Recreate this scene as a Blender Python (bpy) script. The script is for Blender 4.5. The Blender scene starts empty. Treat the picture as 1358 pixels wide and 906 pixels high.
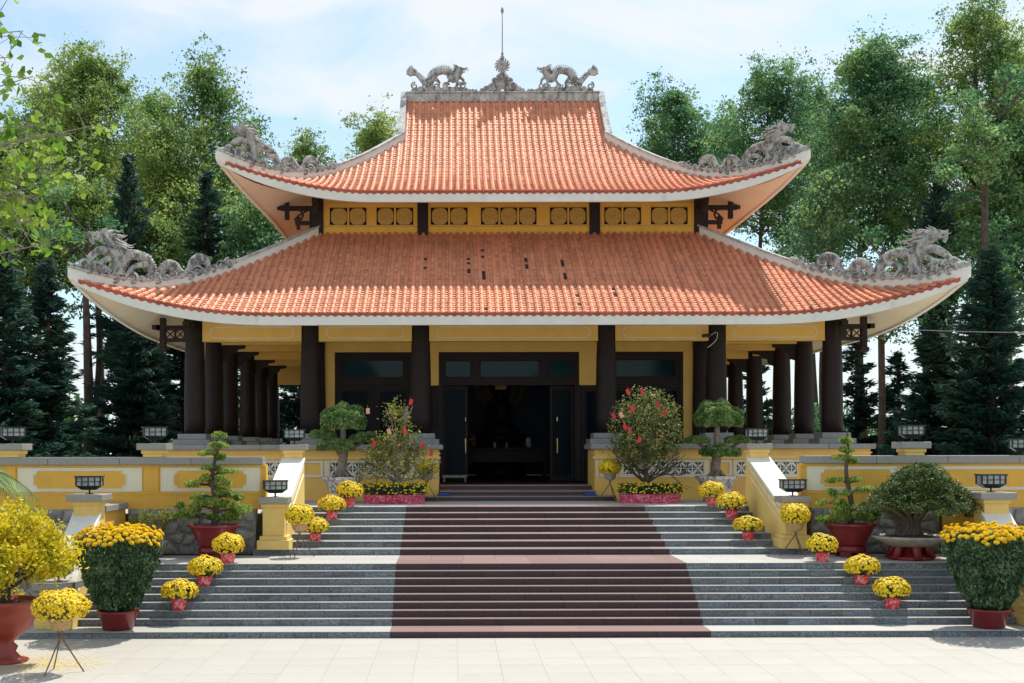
import bpy, math, random
import numpy as np
from mathutils import Vector
R = math.radians
PI = math.pi
S = bpy.context.scene
COL = S.collection
random.seed(7)

# ------------------------------------------------------------------ camera
cam_d = bpy.data.cameras.new('camera'); cam = bpy.data.objects.new('camera', cam_d); COL.objects.link(cam)
CX, CZ, FX, VX, VY = -2.06, 4.05, 1575.0, 602.0, 596.0
cam.location = (CX, 0, CZ); cam.rotation_euler = (R(90), R(0.12), 0)
cam_d.sensor_width = 36; cam_d.lens = FX/1358*36
cam_d.shift_x = (679-VX)/1358; cam_d.shift_y = (VY-453)/1358
cam_d.clip_end = 3000
S.camera = cam
S.render.resolution_x = 1024; S.render.resolution_y = 683
S.view_settings.view_transform = 'Standard'; S.view_settings.look = 'None'
S.view_settings.exposure = 0.38; S.view_settings.gamma = 1
# ------------------------------------------------------------------ sun and sky
sdir = Vector((0.30, 0.46, 1.0)).normalized()        # towards the sun: high, behind the temple and to the right
sun_d = bpy.data.lights.new('sun', 'SUN'); sun = bpy.data.objects.new('sun', sun_d); COL.objects.link(sun)
sun_d.energy = 4.3; sun_d.angle = R(0.6); sun_d.color = (1, .95, .86)
sun.rotation_euler = sdir.to_track_quat('Z', 'Y').to_euler(); sun.location = (20, 30, 60)
W = bpy.data.worlds.new('World'); S.world = W; W.use_nodes = True
nt = W.node_tree; nt.nodes.clear()
def N(t, **k):
    n = nt.nodes.new(t)
    for a, b in k.items(): setattr(n, a, b)
    return n
sky = N('ShaderNodeTexSky', sky_type='NISHITA'); sky.sun_disc = False
sky.sun_elevation = math.asin(sdir.z); sky.sun_rotation = math.atan2(sdir.x, sdir.y)
sky.air_density = 1.0; sky.dust_density = 1.2; sky.ozone_density = 1.2
bg = N('ShaderNodeBackground'); bg.inputs[1].default_value = 0.15
cb = N('ShaderNodeBackground'); cb.inputs[0].default_value = (.88, .92, .95, 1); cb.inputs[1].default_value = 0.80
tc = N('ShaderNodeTexCoord'); mp = N('ShaderNodeMapping'); mp.inputs['Scale'].default_value = (2.4, 2.4, 7.0)
mp.inputs['Location'].default_value = (.9, .2, .5)
nz = N('ShaderNodeTexNoise'); nz.inputs['Scale'].default_value = 1.5; nz.inputs['Detail'].default_value = 9; nz.inputs['Roughness'].default_value = .52
nz.inputs['Distortion'].default_value = .5
rp = N('ShaderNodeValToRGB'); rp.color_ramp.elements[0].position = .44; rp.color_ramp.elements[1].position = .60
rp.color_ramp.elements[0].color = (.28, .28, .28, 1); rp.color_ramp.elements[1].color = (.93, .93, .93, 1)
mx = N('ShaderNodeMixShader'); out = N('ShaderNodeOutputWorld')
L = nt.links.new
L(tc.outputs['Generated'], mp.inputs[0]); L(mp.outputs[0], nz.inputs[0]); L(nz.outputs[0], rp.inputs[0])
tint = N('ShaderNodeMix', data_type='RGBA', blend_type='MULTIPLY'); tint.inputs[0].default_value = 1; tint.inputs[7].default_value = (.82, 1.0, 1.0, 1)
L(sky.outputs[0], tint.inputs[6]); L(tint.outputs[2], bg.inputs[0]); L(rp.outputs[0], mx.inputs[0]); L(bg.outputs[0], mx.inputs[1]); L(cb.outputs[0], mx.inputs[2]); L(mx.outputs[0], out.inputs[0])

def PX(px, D): return CX + (px-VX)*D/FX
def PZ(py, D): return CZ + (VY-py)*D/FX

# ------------------------------------------------------------------ materials
def mat(name, c1, c2=None, scale=3.0, rough=.7, bump=0.0, bscale=30.0, rv=0.0, iv=0.0, metal=0.0, spec=.4,
        stain=None, sscale=(1, 1, 1), samt=.5, spos=(.5, .7), vor=False, coat=0, transl=0.0, detail=6, lo=.35, hi=.65):
    m = bpy.data.materials.new(name); m.use_nodes = True
    t = m.node_tree; t.nodes.clear(); n = t.nodes.new; l = t.links.new
    o = n('ShaderNodeOutputMaterial'); b = n('ShaderNodeBsdfPrincipled')
    b.inputs['Roughness'].default_value = rough; b.inputs['Metallic'].default_value = metal
    b.inputs['Specular IOR Level'].default_value = spec; b.inputs['Coat Weight'].default_value = coat
    tcn = n('ShaderNodeTexCoord'); src = tcn.outputs['Object']
    col = None
    if c2 is None: c2 = tuple(x*.82 for x in c1)
    if vor:
        a = n('ShaderNodeTexVoronoi'); a.inputs['Scale'].default_value = scale; l(src, a.inputs[0]); fac = a.outputs['Color']
        s_ = n('ShaderNodeSeparateColor'); l(fac, s_.inputs[0]); fac = s_.outputs[0]
    else:
        a = n('ShaderNodeTexNoise'); a.inputs['Scale'].default_value = scale; a.inputs['Detail'].default_value = detail
        a.inputs['Roughness'].default_value = .62; l(src, a.inputs[0]); fac = a.outputs[0]
    mr = n('ShaderNodeMapRange'); mr.inputs[1].default_value = lo; mr.inputs[2].default_value = hi; l(fac, mr.inputs[0])
    mi = n('ShaderNodeMix'); mi.data_type = 'RGBA'; mi.inputs[6].default_value = (*c1, 1); mi.inputs[7].default_value = (*c2, 1)
    l(mr.outputs[0], mi.inputs[0]); col = mi.outputs[2]
    if stain:
        mpn = n('ShaderNodeMapping'); mpn.inputs['Scale'].default_value = sscale; l(src, mpn.inputs[0])
        a2 = n('ShaderNodeTexNoise'); a2.inputs['Scale'].default_value = 1.0; a2.inputs['Detail'].default_value = 8
        a2.inputs['Roughness'].default_value = .65; l(mpn.outputs[0], a2.inputs[0])
        m2 = n('ShaderNodeMapRange'); m2.inputs[1].default_value = spos[0]; m2.inputs[2].default_value = spos[1]
        m2.inputs[4].default_value = samt; l(a2.outputs[0], m2.inputs[0])
        mi2 = n('ShaderNodeMix'); mi2.data_type = 'RGBA'; mi2.inputs[7].default_value = (*stain, 1)
        l(m2.outputs[0], mi2.inputs[0]); l(col, mi2.inputs[6]); col = mi2.outputs[2]
    if rv or iv:
        hv = n('ShaderNodeHueSaturation'); l(col, hv.inputs['Color'])
        if rv:
            q = n('ShaderNodeObjectInfo'); s0 = q.outputs['Random']; amt = rv
        else:
            q = n('ShaderNodeNewGeometry'); s0 = q.outputs['Random Per Island']; amt = iv
        m3 = n('ShaderNodeMapRange'); m3.inputs[3].default_value = 1-amt; m3.inputs[4].default_value = 1+amt; l(s0, m3.inputs[0])
        l(m3.outputs[0], hv.inputs['Value']); col = hv.outputs[0]
    l(col, b.inputs['Base Color'])
    if bump:
        nb = n('ShaderNodeTexNoise'); nb.inputs['Scale'].default_value = bscale; nb.inputs['Detail'].default_value = 5; l(src, nb.inputs[0])
        bp = n('ShaderNodeBump'); bp.inputs['Strength'].default_value = bump; bp.inputs['Distance'].default_value = .02
        l(nb.outputs[0], bp.inputs['Height']); l(bp.outputs[0], b.inputs['Normal'])
    if transl:
        tr = n('ShaderNodeBsdfTranslucent'); l(col, tr.inputs[0]); ms = n('ShaderNodeMixShader'); ms.inputs[0].default_value = transl
        l(b.outputs[0], ms.inputs[1]); l(tr.outputs[0], ms.inputs[2]); l(ms.outputs[0], o.inputs[0])
    else: l(b.outputs[0], o.inputs[0])
    return m
def leafmat(name, dark, mid, light, transl=.35, rough=.55, big=.35):
    m = bpy.data.materials.new(name); m.use_nodes = True
    t = m.node_tree; t.nodes.clear(); n = t.nodes.new; l = t.links.new
    o = n('ShaderNodeOutputMaterial'); b = n('ShaderNodeBsdfPrincipled'); b.inputs['Roughness'].default_value = rough
    b.inputs['Specular IOR Level'].default_value = .3
    g = n('ShaderNodeNewGeometry'); tcn = n('ShaderNodeTexCoord'); a = n('ShaderNodeTexNoise'); a.inputs['Scale'].default_value = big
    l(tcn.outputs['Object'], a.inputs[0])
    ad = n('ShaderNodeMath'); ad.operation = 'MULTIPLY_ADD'; ad.inputs[1].default_value = .55; l(g.outputs['Random Per Island'], ad.inputs[0])
    a2 = n('ShaderNodeMath'); a2.operation = 'MULTIPLY_ADD'; a2.inputs[1].default_value = 1.7; a2.inputs[2].default_value = -.60
    l(a.outputs[0], a2.inputs[0]); l(a2.outputs[0], ad.inputs[2])
    r = n('ShaderNodeValToRGB'); e = r.color_ramp.elements; e[0].position = .12; e[0].color = (*dark, 1); e[1].position = .9; e[1].color = (*light, 1)
    k = e.new(.5); k.color = (*mid, 1); l(ad.outputs[0], r.inputs[0]); l(r.outputs[0], b.inputs['Base Color'])
    tr = n('ShaderNodeBsdfTranslucent'); l(r.outputs[0], tr.inputs[0]); ms = n('ShaderNodeMixShader'); ms.inputs[0].default_value = transl
    l(b.outputs[0], ms.inputs[1]); l(tr.outputs[0], ms.inputs[2]); l(ms.outputs[0], o.inputs[0])
    return m
M = {}
M['ochre'] = mat('ochre_paint', (.80, .45, .07), (.72, .40, .065), 2.2, .75, .08, 60, stain=(.45, .27, .09), sscale=(3, 3, .5), samt=.55, spos=(.52, .78))
M['yellow'] = mat('yellow_paint', (.84, .60, .20), (.78, .54, .17), 1.8, .75, .08, 60, stain=(.5, .36, .15), sscale=(3, 3, .5), samt=.55, spos=(.52, .78))
M['beam'] = mat('beam_yellow_paint', (.88, .56, .15), (.80, .50, .13), 1.8, .7, .05, 60)
M['cream'] = mat('cream_paint', (.80, .74, .55), (.74, .68, .5), 2.5, .75, .08, 60, stain=(.45, .40, .28), sscale=(4, 4, .6), samt=.55, spos=(.52, .78))
M['white'] = mat('white_paint', (.78, .76, .68), (.70, .68, .60), 1.5, .7, .08, 50, stain=(.28, .26, .22), sscale=(3, 3, .8), samt=.45, spos=(.55, .82))
M['fascia'] = mat('fascia_white', (.74, .73, .66), (.66, .65, .58), 1.2, .7, .06, 50, stain=(.22, .20, .17), sscale=(2.2, 2.2, .5), samt=.5, spos=(.58, .85))
M['soffit'] = mat('soffit_cream', (.78, .70, .54), (.72, .64, .48), 1.0, .8, .05, 40)
M['concrete'] = mat('weathered_cement', (.58, .57, .53), (.36, .36, .34), 2.4, .9, .5, 40, stain=(.10, .10, .10), sscale=(5, 5, 2.2), samt=.85, spos=(.48, .68))
M['dragon'] = mat('dragon_cement', (.56, .555, .52), (.34, .34, .32), 5, .9, .6, 50, stain=(.11, .11, .11), sscale=(5, 5, 3.5), samt=.9, spos=(.46, .60))
M['cap_tile'] = mat('terracotta_cap', (.70, .27, .14), (.60, .21, .11), 1.2, .6, .2, 60, rv=.14, stain=(.16, .075, .06), sscale=(4, 1.2, 1.2), samt=.45, spos=(.52, .74), spec=.5)
M['pan_tile'] = mat('terracotta_pan', (.76, .355, .20), (.64, .27, .15), 1.6, .65, .2, 60, iv=.22, stain=(.13, .07, .055), sscale=(4, 1.6, 1.6), samt=.5, spos=(.54, .76))
M['eave_tile'] = mat('terracotta_drip', (.42, .09, .05), (.32, .06, .035), 3, .5, .1, 60, iv=.2)
M['mould_tile'] = mat('mouldy_tile', (.06, .045, .04), (.03, .025, .02), 5, .9)
M['wood'] = mat('dark_lacquered_wood', (.026, .014, .013), (.015, .010, .010), 3, .55, .15, 30, spec=.25, detail=8)
M['wood_red'] = mat('dark_red_wood', (.026, .011, .011), (.016, .008, .009), 3, .5, .1, 30, spec=.25)
M['medal'] = mat('ochre_relief', (.64, .40, .10), (.46, .28, .07), 18, .7, .6, 25)
M['glass'] = mat('sky_tinted_glass', (.006, .030, .048), (.004, .016, .026), 1, .05, .03, 1.6, spec=.22)  # blue of the reflected sky is put into the pane colour
M['doorglass'] = mat('dark_door_glass', (.003, .009, .016), None, 1, .2, .01, 1.2, spec=.06)
M['dark'] = mat('dark_recess_shade', (.012, .011, .011), None, 2, .9)  # near-black colour standing for the shade inside recesses
M['granite'] = mat('grey_granite_shaded', (.26, .29, .31), (.11, .13, .145), 26, .6, .3, 60, rv=.2, lo=.42, hi=.6, spec=.4, detail=10, stain=(.07, .09, .10), sscale=(1.5, 1.5, 6), samt=.6, spos=(.5, .7))  # riser stone: its shade and bluish cast are put into the colour
M['granite_t'] = mat('grey_granite_sunlit', (.44, .43, .40), (.38, .37, .345), 40, .55, .1, 90, rv=.08, spec=.4)  # same granite, paler: sunlight on flat tops is put into the colour
M['tread'] = mat('grey_tread_dulled', (.30, .295, .28), (.24, .238, .23), 30, .6, .1, 90, rv=.1)  # tread granite with its sunlit brightness lowered in colour, so the line looks thinner
M['redtread'] = mat('red_tread_dulled', (.27, .19, .175), (.21, .15, .14), 30, .5, .1, 90, rv=.1)  # red tread stone, sunlit brightness toned down in the colour
M['redgranite'] = mat('red_granite_shaded', (.070, .030, .040), (.030, .014, .022), 22, .4, .1, 90, rv=.15, spec=.5)  # red riser stone, darkened in colour for the shade on upright faces
M['redgranite_t'] = mat('red_granite_sunlit', (.34, .225, .205), (.27, .18, .165), 40, .35, .05, 90, rv=.12, spec=.5)  # same red granite with sun glare painted in as a pale pink
M['capstone'] = mat('dark_granite_coping', (.34, .33, .30), (.24, .235, .215), 40, .5, .2, 80, spec=.4)
M['plaza'] = mat('pale_paving', (.425, .40, .355), (.39, .37, .33), 1.2, .6, .05, 60, rv=.03, stain=(.27, .25, .21), sscale=(.8, .5, .7), samt=.45, spos=(.5, .8))
M['joint'] = mat('paving_joint', (.30, .285, .26), None, 5, .9)
M['capgray'] = mat('grey_cap_stone', (.34, .335, .32), (.24, .238, .23), 30, .6, .15, 90, rv=.08, spec=.3, stain=(.14, .14, .13), sscale=(3, 3, 5), samt=.5, spos=(.5, .8))
M['stone'] = mat('rubble_stone', (.38, .36, .33), (.20, .195, .185), 4, .85, .7, 14, rv=.28)
M['mortar'] = mat('mortar', (.34, .33, .31), (.22, .21, .20), 8, .95, .4, 40)
M['soil'] = mat('soil', (.06, .045, .03), (.03, .022, .016), 12, .95, .6, 30)
M['earth'] = mat('grass_earth_ground', (.09, .11, .04), (.14, .11, .07), 1.2, .95, .6, 12)  # grass green and earth brown mixed by noise
M['bark'] = mat('bark', (.13, .095, .07), (.06, .045, .035), 4, .9, .8, 18)
M['barkpale'] = mat('pale_bark', (.30, .25, .20), (.18, .15, .12), 10, .9, .6, 30)
M['redpot'] = mat('red_glazed_pot', (.22, .018, .018), (.15, .012, .014), 3, .3, .03, 20, spec=.5)
M['redurn'] = mat('terracotta_red_pot', (.33, .06, .045), (.24, .04, .03), 4, .4, .05, 20)
M['graypot'] = mat('grey_stone_pot', (.42, .39, .34), (.26, .24, .20), 6, .85, .5, 30)
M['tanpot'] = mat('tan_basket', (.55, .37, .17), (.38, .24, .10), 22, .8, .5, 60)
M['mosaic'] = mat('mosaic_pot', (.66, .63, .57), (.30, .26, .30), 14, .5, .1, 30, vor=True, lo=.45, hi=.75)
M['foil'] = mat('red_foil', (.70, .03, .05), (.85, .30, .30), 16, .3, .8, 14, vor=True, spec=.8, lo=.45, hi=.95)
M['foilbed'] = mat('pink_foil', (.55, .02, .08), (.85, .35, .42), 12, .3, .9, 10, spec=.8, lo=.52, hi=.64)
M['bamboo'] = mat('bamboo_stick', (.22, .12, .06), (.12, .07, .04), 12, .6)
M['blackmetal'] = mat('black_lamp_metal', (.018, .018, .02), None, 8, .4, spec=.5)
M['lens'] = mat('lamp_glass', (.45, .50, .50), (.16, .19, .20), 7, .15, .1, 12, spec=.8)
M['yflower'] = mat('yellow_petals', (.90, .68, .015), (.80, .54, .01), 14, .6, iv=.22, transl=.15)
M['oflower'] = mat('golden_petals', (.95, .74, .03), (.92, .60, .015), 6, .6, iv=.15, transl=.15)
M['envelope'] = mat('red_paper', (.65, .03, .035), (.55, .02, .02), 6, .5, rv=.2)
M['envelope_p'] = mat('pink_paper', (.75, .38, .28), (.65, .3, .2), 6, .5)
M['gold'] = mat('gilded_wood', (.50, .32, .09), (.34, .2, .05), 8, .4, metal=.5)
M['brass'] = mat('brass', (.8, .6, .3), None, 8, .25, metal=1)
M['bluemat'] = mat('blue_plastic', (.02, .10, .38), None, 8, .5)
M['whiteplastic'] = mat('white_plastic', (.75, .75, .75), None, 8, .4)
M['steel'] = mat('grey_steel', (.30, .32, .34), None, 8, .4, metal=.6)
M['interior'] = mat('dim_interior_wall', (.07, .11, .16), (.05, .08, .12), 2, .8)  # the hall's dimness and navy cast are put into the wall colour
M['l_broad'] = leafmat('leaf_broad', (.05, .13, .05), (.16, .29, .085), (.38, .48, .12), .55)
M['l_warm'] = leafmat('leaf_warm', (.07, .16, .045), (.22, .34, .09), (.48, .55, .14), .55)
M['l_cool'] = leafmat('leaf_cool', (.036, .12, .068), (.11, .26, .11), (.30, .45, .15), .55)
M['l_con'] = leafmat('leaf_conifer', (.014, .052, .044), (.028, .088, .068), (.075, .15, .09), .35)
M['l_near'] = leafmat('leaf_near', (.06, .14, .012), (.16, .30, .03), (.32, .42, .05), .5, big=1.5)
M['l_bonsai'] = leafmat('leaf_bonsai', (.07, .15, .04), (.18, .30, .09), (.36, .46, .18), .4, big=3)
M['l_juniper'] = leafmat('leaf_juniper', (.11, .20, .04), (.24, .36, .07), (.46, .54, .15), .45, big=3)
M['l_ficus'] = leafmat('leaf_ficus', (.030, .062, .018), (.08, .13, .035), (.22, .26, .09), .3, big=3)
M['l_mum'] = leafmat('leaf_mum', (.024, .065, .030), (.06, .125, .055), (.18, .27, .13), .25, big=3)
M['l_mai'] = leafmat('leaf_apricot', (.09, .14, .03), (.24, .28, .07), (.46, .42, .12), .45, big=2.5)
M['l_maidark'] = leafmat('leaf_apricot_dark', (.045, .07, .022), (.13, .17, .05), (.38, .36, .13), .35, big=2.5)
M['l_maiyel'] = leafmat('leaf_apricot_yellow', (.30, .33, .02), (.62, .52, .02), (.88, .70, .03), .35, big=2.5)
M['l_palm'] = leafmat('leaf_palm', (.05, .11, .02), (.10, .19, .04), (.24, .32, .08), .3, big=2)

# ------------------------------------------------------------------ mesh helpers
def root_loc(p):
    v = Vector((0, 0, 0))
    while p: v += p.location; p = p.parent
    return v
class MB:
    def __init__(s): s.v = []; s.f = []
    def box(s, x0, x1, y0, y1, z0, z1):
        return s.hexa([(x0, y0, z0), (x1, y0, z0), (x1, y1, z0), (x0, y1, z0), (x0, y0, z1), (x1, y0, z1), (x1, y1, z1), (x0, y1, z1)])
    def hexa(s, p):
        b = len(s.v); s.v += p
        for q in ((0, 3, 2, 1), (4, 5, 6, 7), (0, 1, 5, 4), (1, 2, 6, 5), (2, 3, 7, 6), (3, 0, 4, 7)): s.f.append(tuple(b+i for i in q))
        return s
    def cbox(s, x, y, z, w, d, h): return s.box(x-w/2, x+w/2, y-d/2, y+d/2, z, z+h)
    def prism(s, pts, ax, a0, a1):
        b = len(s.v); n = len(pts)
        for a in (a0, a1):
            for u, w in pts: s.v.append({'x': (a, u, w), 'y': (u, a, w), 'z': (u, w, a)}[ax])
        s.f.append(tuple(b+i for i in range(n))[::-1]); s.f.append(tuple(b+n+i for i in range(n)))
        for i in range(n): j = (i+1) % n; s.f.append((b+i, b+j, b+n+j, b+n+i))
        return s
    def ring(s, po, pi, ax, a0, a1):
        b = len(s.v); n = len(po)
        def P(u, w, a): return {'x': (a, u, w), 'y': (u, a, w), 'z': (u, w, a)}[ax]
        for pts in (po, pi):
            for a in (a0, a1):
                for u, w in pts: s.v.append(P(u, w, a))
        for i in range(n):
            j = (i+1) % n
            o0, o1, i0, i1 = b, b+n, b+2*n, b+3*n
            s.f += [(o0+i, o0+j, i0+j, i0+i), (o1+i, i1+i, i1+j, o1+j), (o0+i, o1+i, o1+j, o0+j), (i0+i, i0+j, i1+j, i1+i)]
        return s
    def lathe(s, cx, cy, prof, n=16, sx=1, sy=1, ph=0):
        b = len(s.v)
        for r, z in prof:
            for i in range(n):
                a = 2*PI*i/n+ph; s.v.append((cx+r*math.cos(a)*sx, cy+r*math.sin(a)*sy, z))
        m = len(prof)
        for k in range(m-1):
            for i in range(n):
                j = (i+1) % n; s.f.append((b+k*n+i, b+k*n+j, b+(k+1)*n+j, b+(k+1)*n+i))
        s.f.append(tuple(b+i for i in range(n))[::-1]); s.f.append(tuple(b+(m-1)*n+i for i in range(n)))
        return s
    def tube(s, pts, rad, n=8, sq=1.0):
        pts = [Vector(p) for p in pts]; b = len(s.v); m = len(pts)
        if not hasattr(rad, '__len__'): rad = [rad]*m
        up = None
        for k in range(m):
            d = (pts[min(k+1, m-1)]-pts[max(k-1, 0)])
            if d.length < 1e-9: d = Vector((0, 0, 1))
            d.normalize()
            if up is None: up = d.orthogonal().normalized()
            else:
                up = up-d*up.dot(d)
                if up.length < 1e-6: up = d.orthogonal()
                up.normalize()
            w = d.cross(up)
            for i in range(n):
                a = 2*PI*i/n; q = pts[k]+(up*math.cos(a)+w*math.sin(a))*rad[k]; s.v.append(tuple(q))
        for k in range(m-1):
            for i in range(n):
                j = (i+1) % n; s.f.append((b+k*n+i, b+k*n+j, b+(k+1)*n+j, b+(k+1)*n+i))
        s.f.append(tuple(b+i for i in range(n))[::-1]); s.f.append(tuple(b+(m-1)*n+i for i in range(n)))
        return s
    def ball(s, c, r, n=10, m=6, jit=0, rnd=None):
        if not hasattr(r, '__len__'): r = (r, r, r)
        b = len(s.v); s.v.append((c[0], c[1], c[2]-r[2]))
        for k in range(1, m):
            t = PI*k/m
            for i in range(n):
                a = 2*PI*i/n; j = 1+(rnd.uniform(-jit, jit) if jit else 0)
                s.v.append((c[0]+r[0]*j*math.sin(t)*math.cos(a), c[1]+r[1]*j*math.sin(t)*math.sin(a), c[2]-r[2]*j*math.cos(t)))
        s.v.append((c[0], c[1], c[2]+r[2])); e = len(s.v)-1
        for i in range(n):
            j = (i+1) % n; s.f.append((b, b+1+j, b+1+i)); s.f.append((e, b+1+(m-2)*n+i, b+1+(m-2)*n+j))
            for k in range(m-2): s.f.append((b+1+k*n+i, b+1+k*n+j, b+1+(k+1)*n+j, b+1+(k+1)*n+i))
        return s
    def quad(s, a, b_, c, d):
        b = len(s.v); s.v += [tuple(a), tuple(b_), tuple(c), tuple(d)]; s.f.append((b, b+1, b+2, b+3)); return s
    def build(s, name, m, parent=None, smooth=False, bevel=0, kind=None, local=False):
        me = bpy.data.meshes.new(name)
        if parent is not None and not local:
            o = root_loc(parent); s.v = [(x-o.x, y-o.y, z-o.z) for x, y, z in s.v]
        me.from_pydata(s.v, [], s.f); me.materials.append(m)
        if smooth: me.polygons.foreach_set('use_smooth', [True]*len(me.polygons))
        me.update()
        ob = bpy.data.objects.new(name, me); COL.objects.link(ob)
        if parent is not None: ob.parent = parent
        if bevel:
            md = ob.modifiers.new('bevel', 'BEVEL'); md.width = bevel; md.segments = 2; md.limit_method = 'ANGLE'; md.angle_limit = R(40)
        if kind: ob['kind'] = kind
        return ob
def tag(o, label=None, cat=None, group=None, kind=None):
    if label: o['label'] = label
    if cat: o['category'] = cat
    if group: o['group'] = group
    if kind: o['kind'] = kind
    return o
def thing(name, label, cat, loc=(0, 0, 0), group=None):
    o = bpy.data.objects.new(name, None); COL.objects.link(o); o.location = loc; o.empty_display_size = .3
    return tag(o, label, cat, group)
def struct(name): 
    o = bpy.data.objects.new(name, None); COL.objects.link(o); o['kind'] = 'structure'; return o
CH = {}
def copy_tree(o, loc=None, label=None, rz=0, scale=None, parent=None):
    c = o.copy(); COL.objects.link(c); c.parent = parent
    if loc is not None: c.location = loc; c.rotation_euler = (0, 0, rz)
    if scale: c.scale = (scale,)*3 if not hasattr(scale, '__len__') else scale
    if label: c['label'] = label
    for ch in kids(o): copy_tree(ch, parent=c)
    return c
def kids(o): return [k for k in COL.objects if k.parent == o]
def inst(src, name, parent, loc=(0, 0, 0), rot=None, scale=None):
    c = bpy.data.objects.new(name, src.data); COL.objects.link(c); c.parent = parent; c.location = loc
    if rot: c.rotation_euler = rot
    if scale: c.scale = scale
    for md in src.modifiers:
        if md.type == 'BEVEL':
            m2 = c.modifiers.new('bevel', 'BEVEL'); m2.width = md.width; m2.segments = md.segments; m2.limit_method = 'ANGLE'; m2.angle_limit = md.angle_limit
    return c
RG = np.random.default_rng(11)
def quads_mesh(name, V, m, parent=None, kind=None):
    """V: (n,4,3) separate quads"""
    n = V.shape[0]; me = bpy.data.meshes.new(name)
    v = V.reshape(-1, 3)
    if parent is not None: o = root_loc(parent); v = v-np.array([o.x, o.y, o.z])
    me.vertices.add(n*4); me.vertices.foreach_set('co', v.astype(np.float32).ravel())
    me.loops.add(n*4); me.loops.foreach_set('vertex_index', np.arange(n*4, dtype=np.int32))
    me.polygons.add(n); me.polygons.foreach_set('loop_start', np.arange(0, n*4, 4, dtype=np.int32))
    try: me.polygons.foreach_set('loop_total', np.full(n, 4, dtype=np.int32))
    except Exception: pass
    me.materials.append(m); me.update(calc_edges=True); me.validate()
    ob = bpy.data.objects.new(name, me); COL.objects.link(ob)
    if parent is not None: ob.parent = parent
    if kind: ob['kind'] = kind
    return ob
def leafquads(C, size, asp=.55, axis=None, axis_w=0.0, jitter=.35, up=0.0):
    """diamond leaves at centres C with random directions (optionally biased along axis (n,3))"""
    n = len(C); d = RG.normal(size=(n, 3))
    if axis is not None: d = d*(1-axis_w)*.8+axis*axis_w*1.5
    d /= np.linalg.norm(d, axis=1)[:, None]+1e-9
    e = RG.normal(size=(n, 3))
    if up: e = np.cross(d, np.array([0, 0, 1.0])[None]*up+e*(1-up))
    else: e = np.cross(d, e)
    e /= np.linalg.norm(e, axis=1)[:, None]+1e-9
    s = size*(1+RG.uniform(-jitter, jitter, n))[:, None]
    a = d*s*.5; b = e*s*.5*asp
    nrm = np.cross(d, e)*s*.08
    return np.stack([C-a, C+b+nrm-a*.15, C+a, C-b+nrm-a*.15], axis=1)
def ballpts(n, c, r, shell=.5):
    d = RG.normal(size=(n, 3)); d /= np.linalg.norm(d, axis=1)[:, None]
    rr = (shell+(1-shell)*RG.random(n))[:, None]
    return np.array(c)[None]+d*rr*np.array(r)[None]

# ------------------------------------------------------------------ ground, plaza
g = MB(); g.quad((-600, -300, 0), (600, -300, 0), (600, 1500, 0), (-600, 1500, 0)); g.build('ground', M['plaza'], kind='structure')
pv = struct('plaza_paving')
TS = .8
def slabmesh(name, w, d, h, m, bevel=.004):
    b = MB(); b.box(0, w, 0, d, 0, h); o = b.build(name, m, bevel=0); return o
bed = MB(); bed.box(-15.2, 15.2, 17.42, 25.42, -.1, .004); bed.build('paving_bed', M['joint'], pv)
first = None
for j in range(9):
    off = .0
    for i in range(33):
        x = -13.2+i*TS; y = 25.42-TS*(j+1)
        wpx = [602+(x+u+2.06)*1575/(y+.8) for u in (0, .8)]
        if j > 6 or wpx[1] < -30 or wpx[0] > 1390: continue
        if first is None:
            b = MB(); b.box(.0018, TS-.0018, .0018, TS-.0018, -.02, .012); first = b.build('paving_tile', M['plaza'], pv, local=True); first.location = (x, y, 0)
        else: inst(first, 'paving_tile', pv, (x, y, random.uniform(0, .0015)))

# ------------------------------------------------------------------ stairs
r_ = .15
FY = {1: 25.45}
for i in range(2, 10): FY[i] = 26.3+(i-2)*.26
for i in range(10, 17): FY[i] = 30.35+(i-10)*.642
HW = 3.44
def flight(st, steps, halfs, back, gl=.72, rl=.82):
    core = MB()
    for i in steps:
        hw = halfs(i); y0 = FY[i]; y1 = FY[i+1] if i+1 in steps else back
        z1 = i*r_; z0 = z1-r_
        core.box(-hw+.03, hw-.03, y0+.05, y1+.1, z0-.3 if i > steps[0] else z0, z1-.036)
        segs = []
        off = random.uniform(0, gl)
        x = -hw
        cuts = [-hw]; q = -hw+off+.15
        while q < -HW-.2: cuts.append(q); q += gl
        cuts.append(-HW); q = -HW+random.uniform(.3, rl)
        while q < HW-.2: cuts.append(q); q += rl
        cuts.append(HW); q = HW+random.uniform(.3, gl)
        while q < hw-.2: cuts.append(q); q += gl
        cuts.append(hw)
        for a, b_ in zip(cuts[:-1], cuts[1:]):
            red = abs((a+b_)/2) < HW
            yj = random.uniform(-.002, .002)
            m = MB(); m.box(a+.004, b_-.004, y0+.02+yj, y0+.048, z0+.002, z1-.0125)
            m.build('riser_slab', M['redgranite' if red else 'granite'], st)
        # treads: every second joint
        c2 = cuts[::2] if cuts[-1] in cuts[::2] else cuts[::2]+[cuts[-1]]
        c2 = sorted(set(c2+[-HW, HW]))
        for a, b_ in zip(c2[:-1], c2[1:]):
            red = abs((a+b_)/2) < HW
            m = MB(); m.box(a+.0015, b_-.0015, y0-.022, min(y1+.019, y0+.9), z1-.012, z1)
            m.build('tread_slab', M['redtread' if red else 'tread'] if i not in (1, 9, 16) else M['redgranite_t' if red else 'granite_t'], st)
    core.build('stair_core', M['joint'], st)
low = struct('lower_staircase'); flight(low, list(range(1, 10)), lambda i: 11.4 if i == 1 else 10.48, 29.1)
upr = struct('upper_staircase'); flight(upr, list(range(10, 17)), lambda i: 7.2 if i == 10 else 6.42, 35.0)
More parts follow.
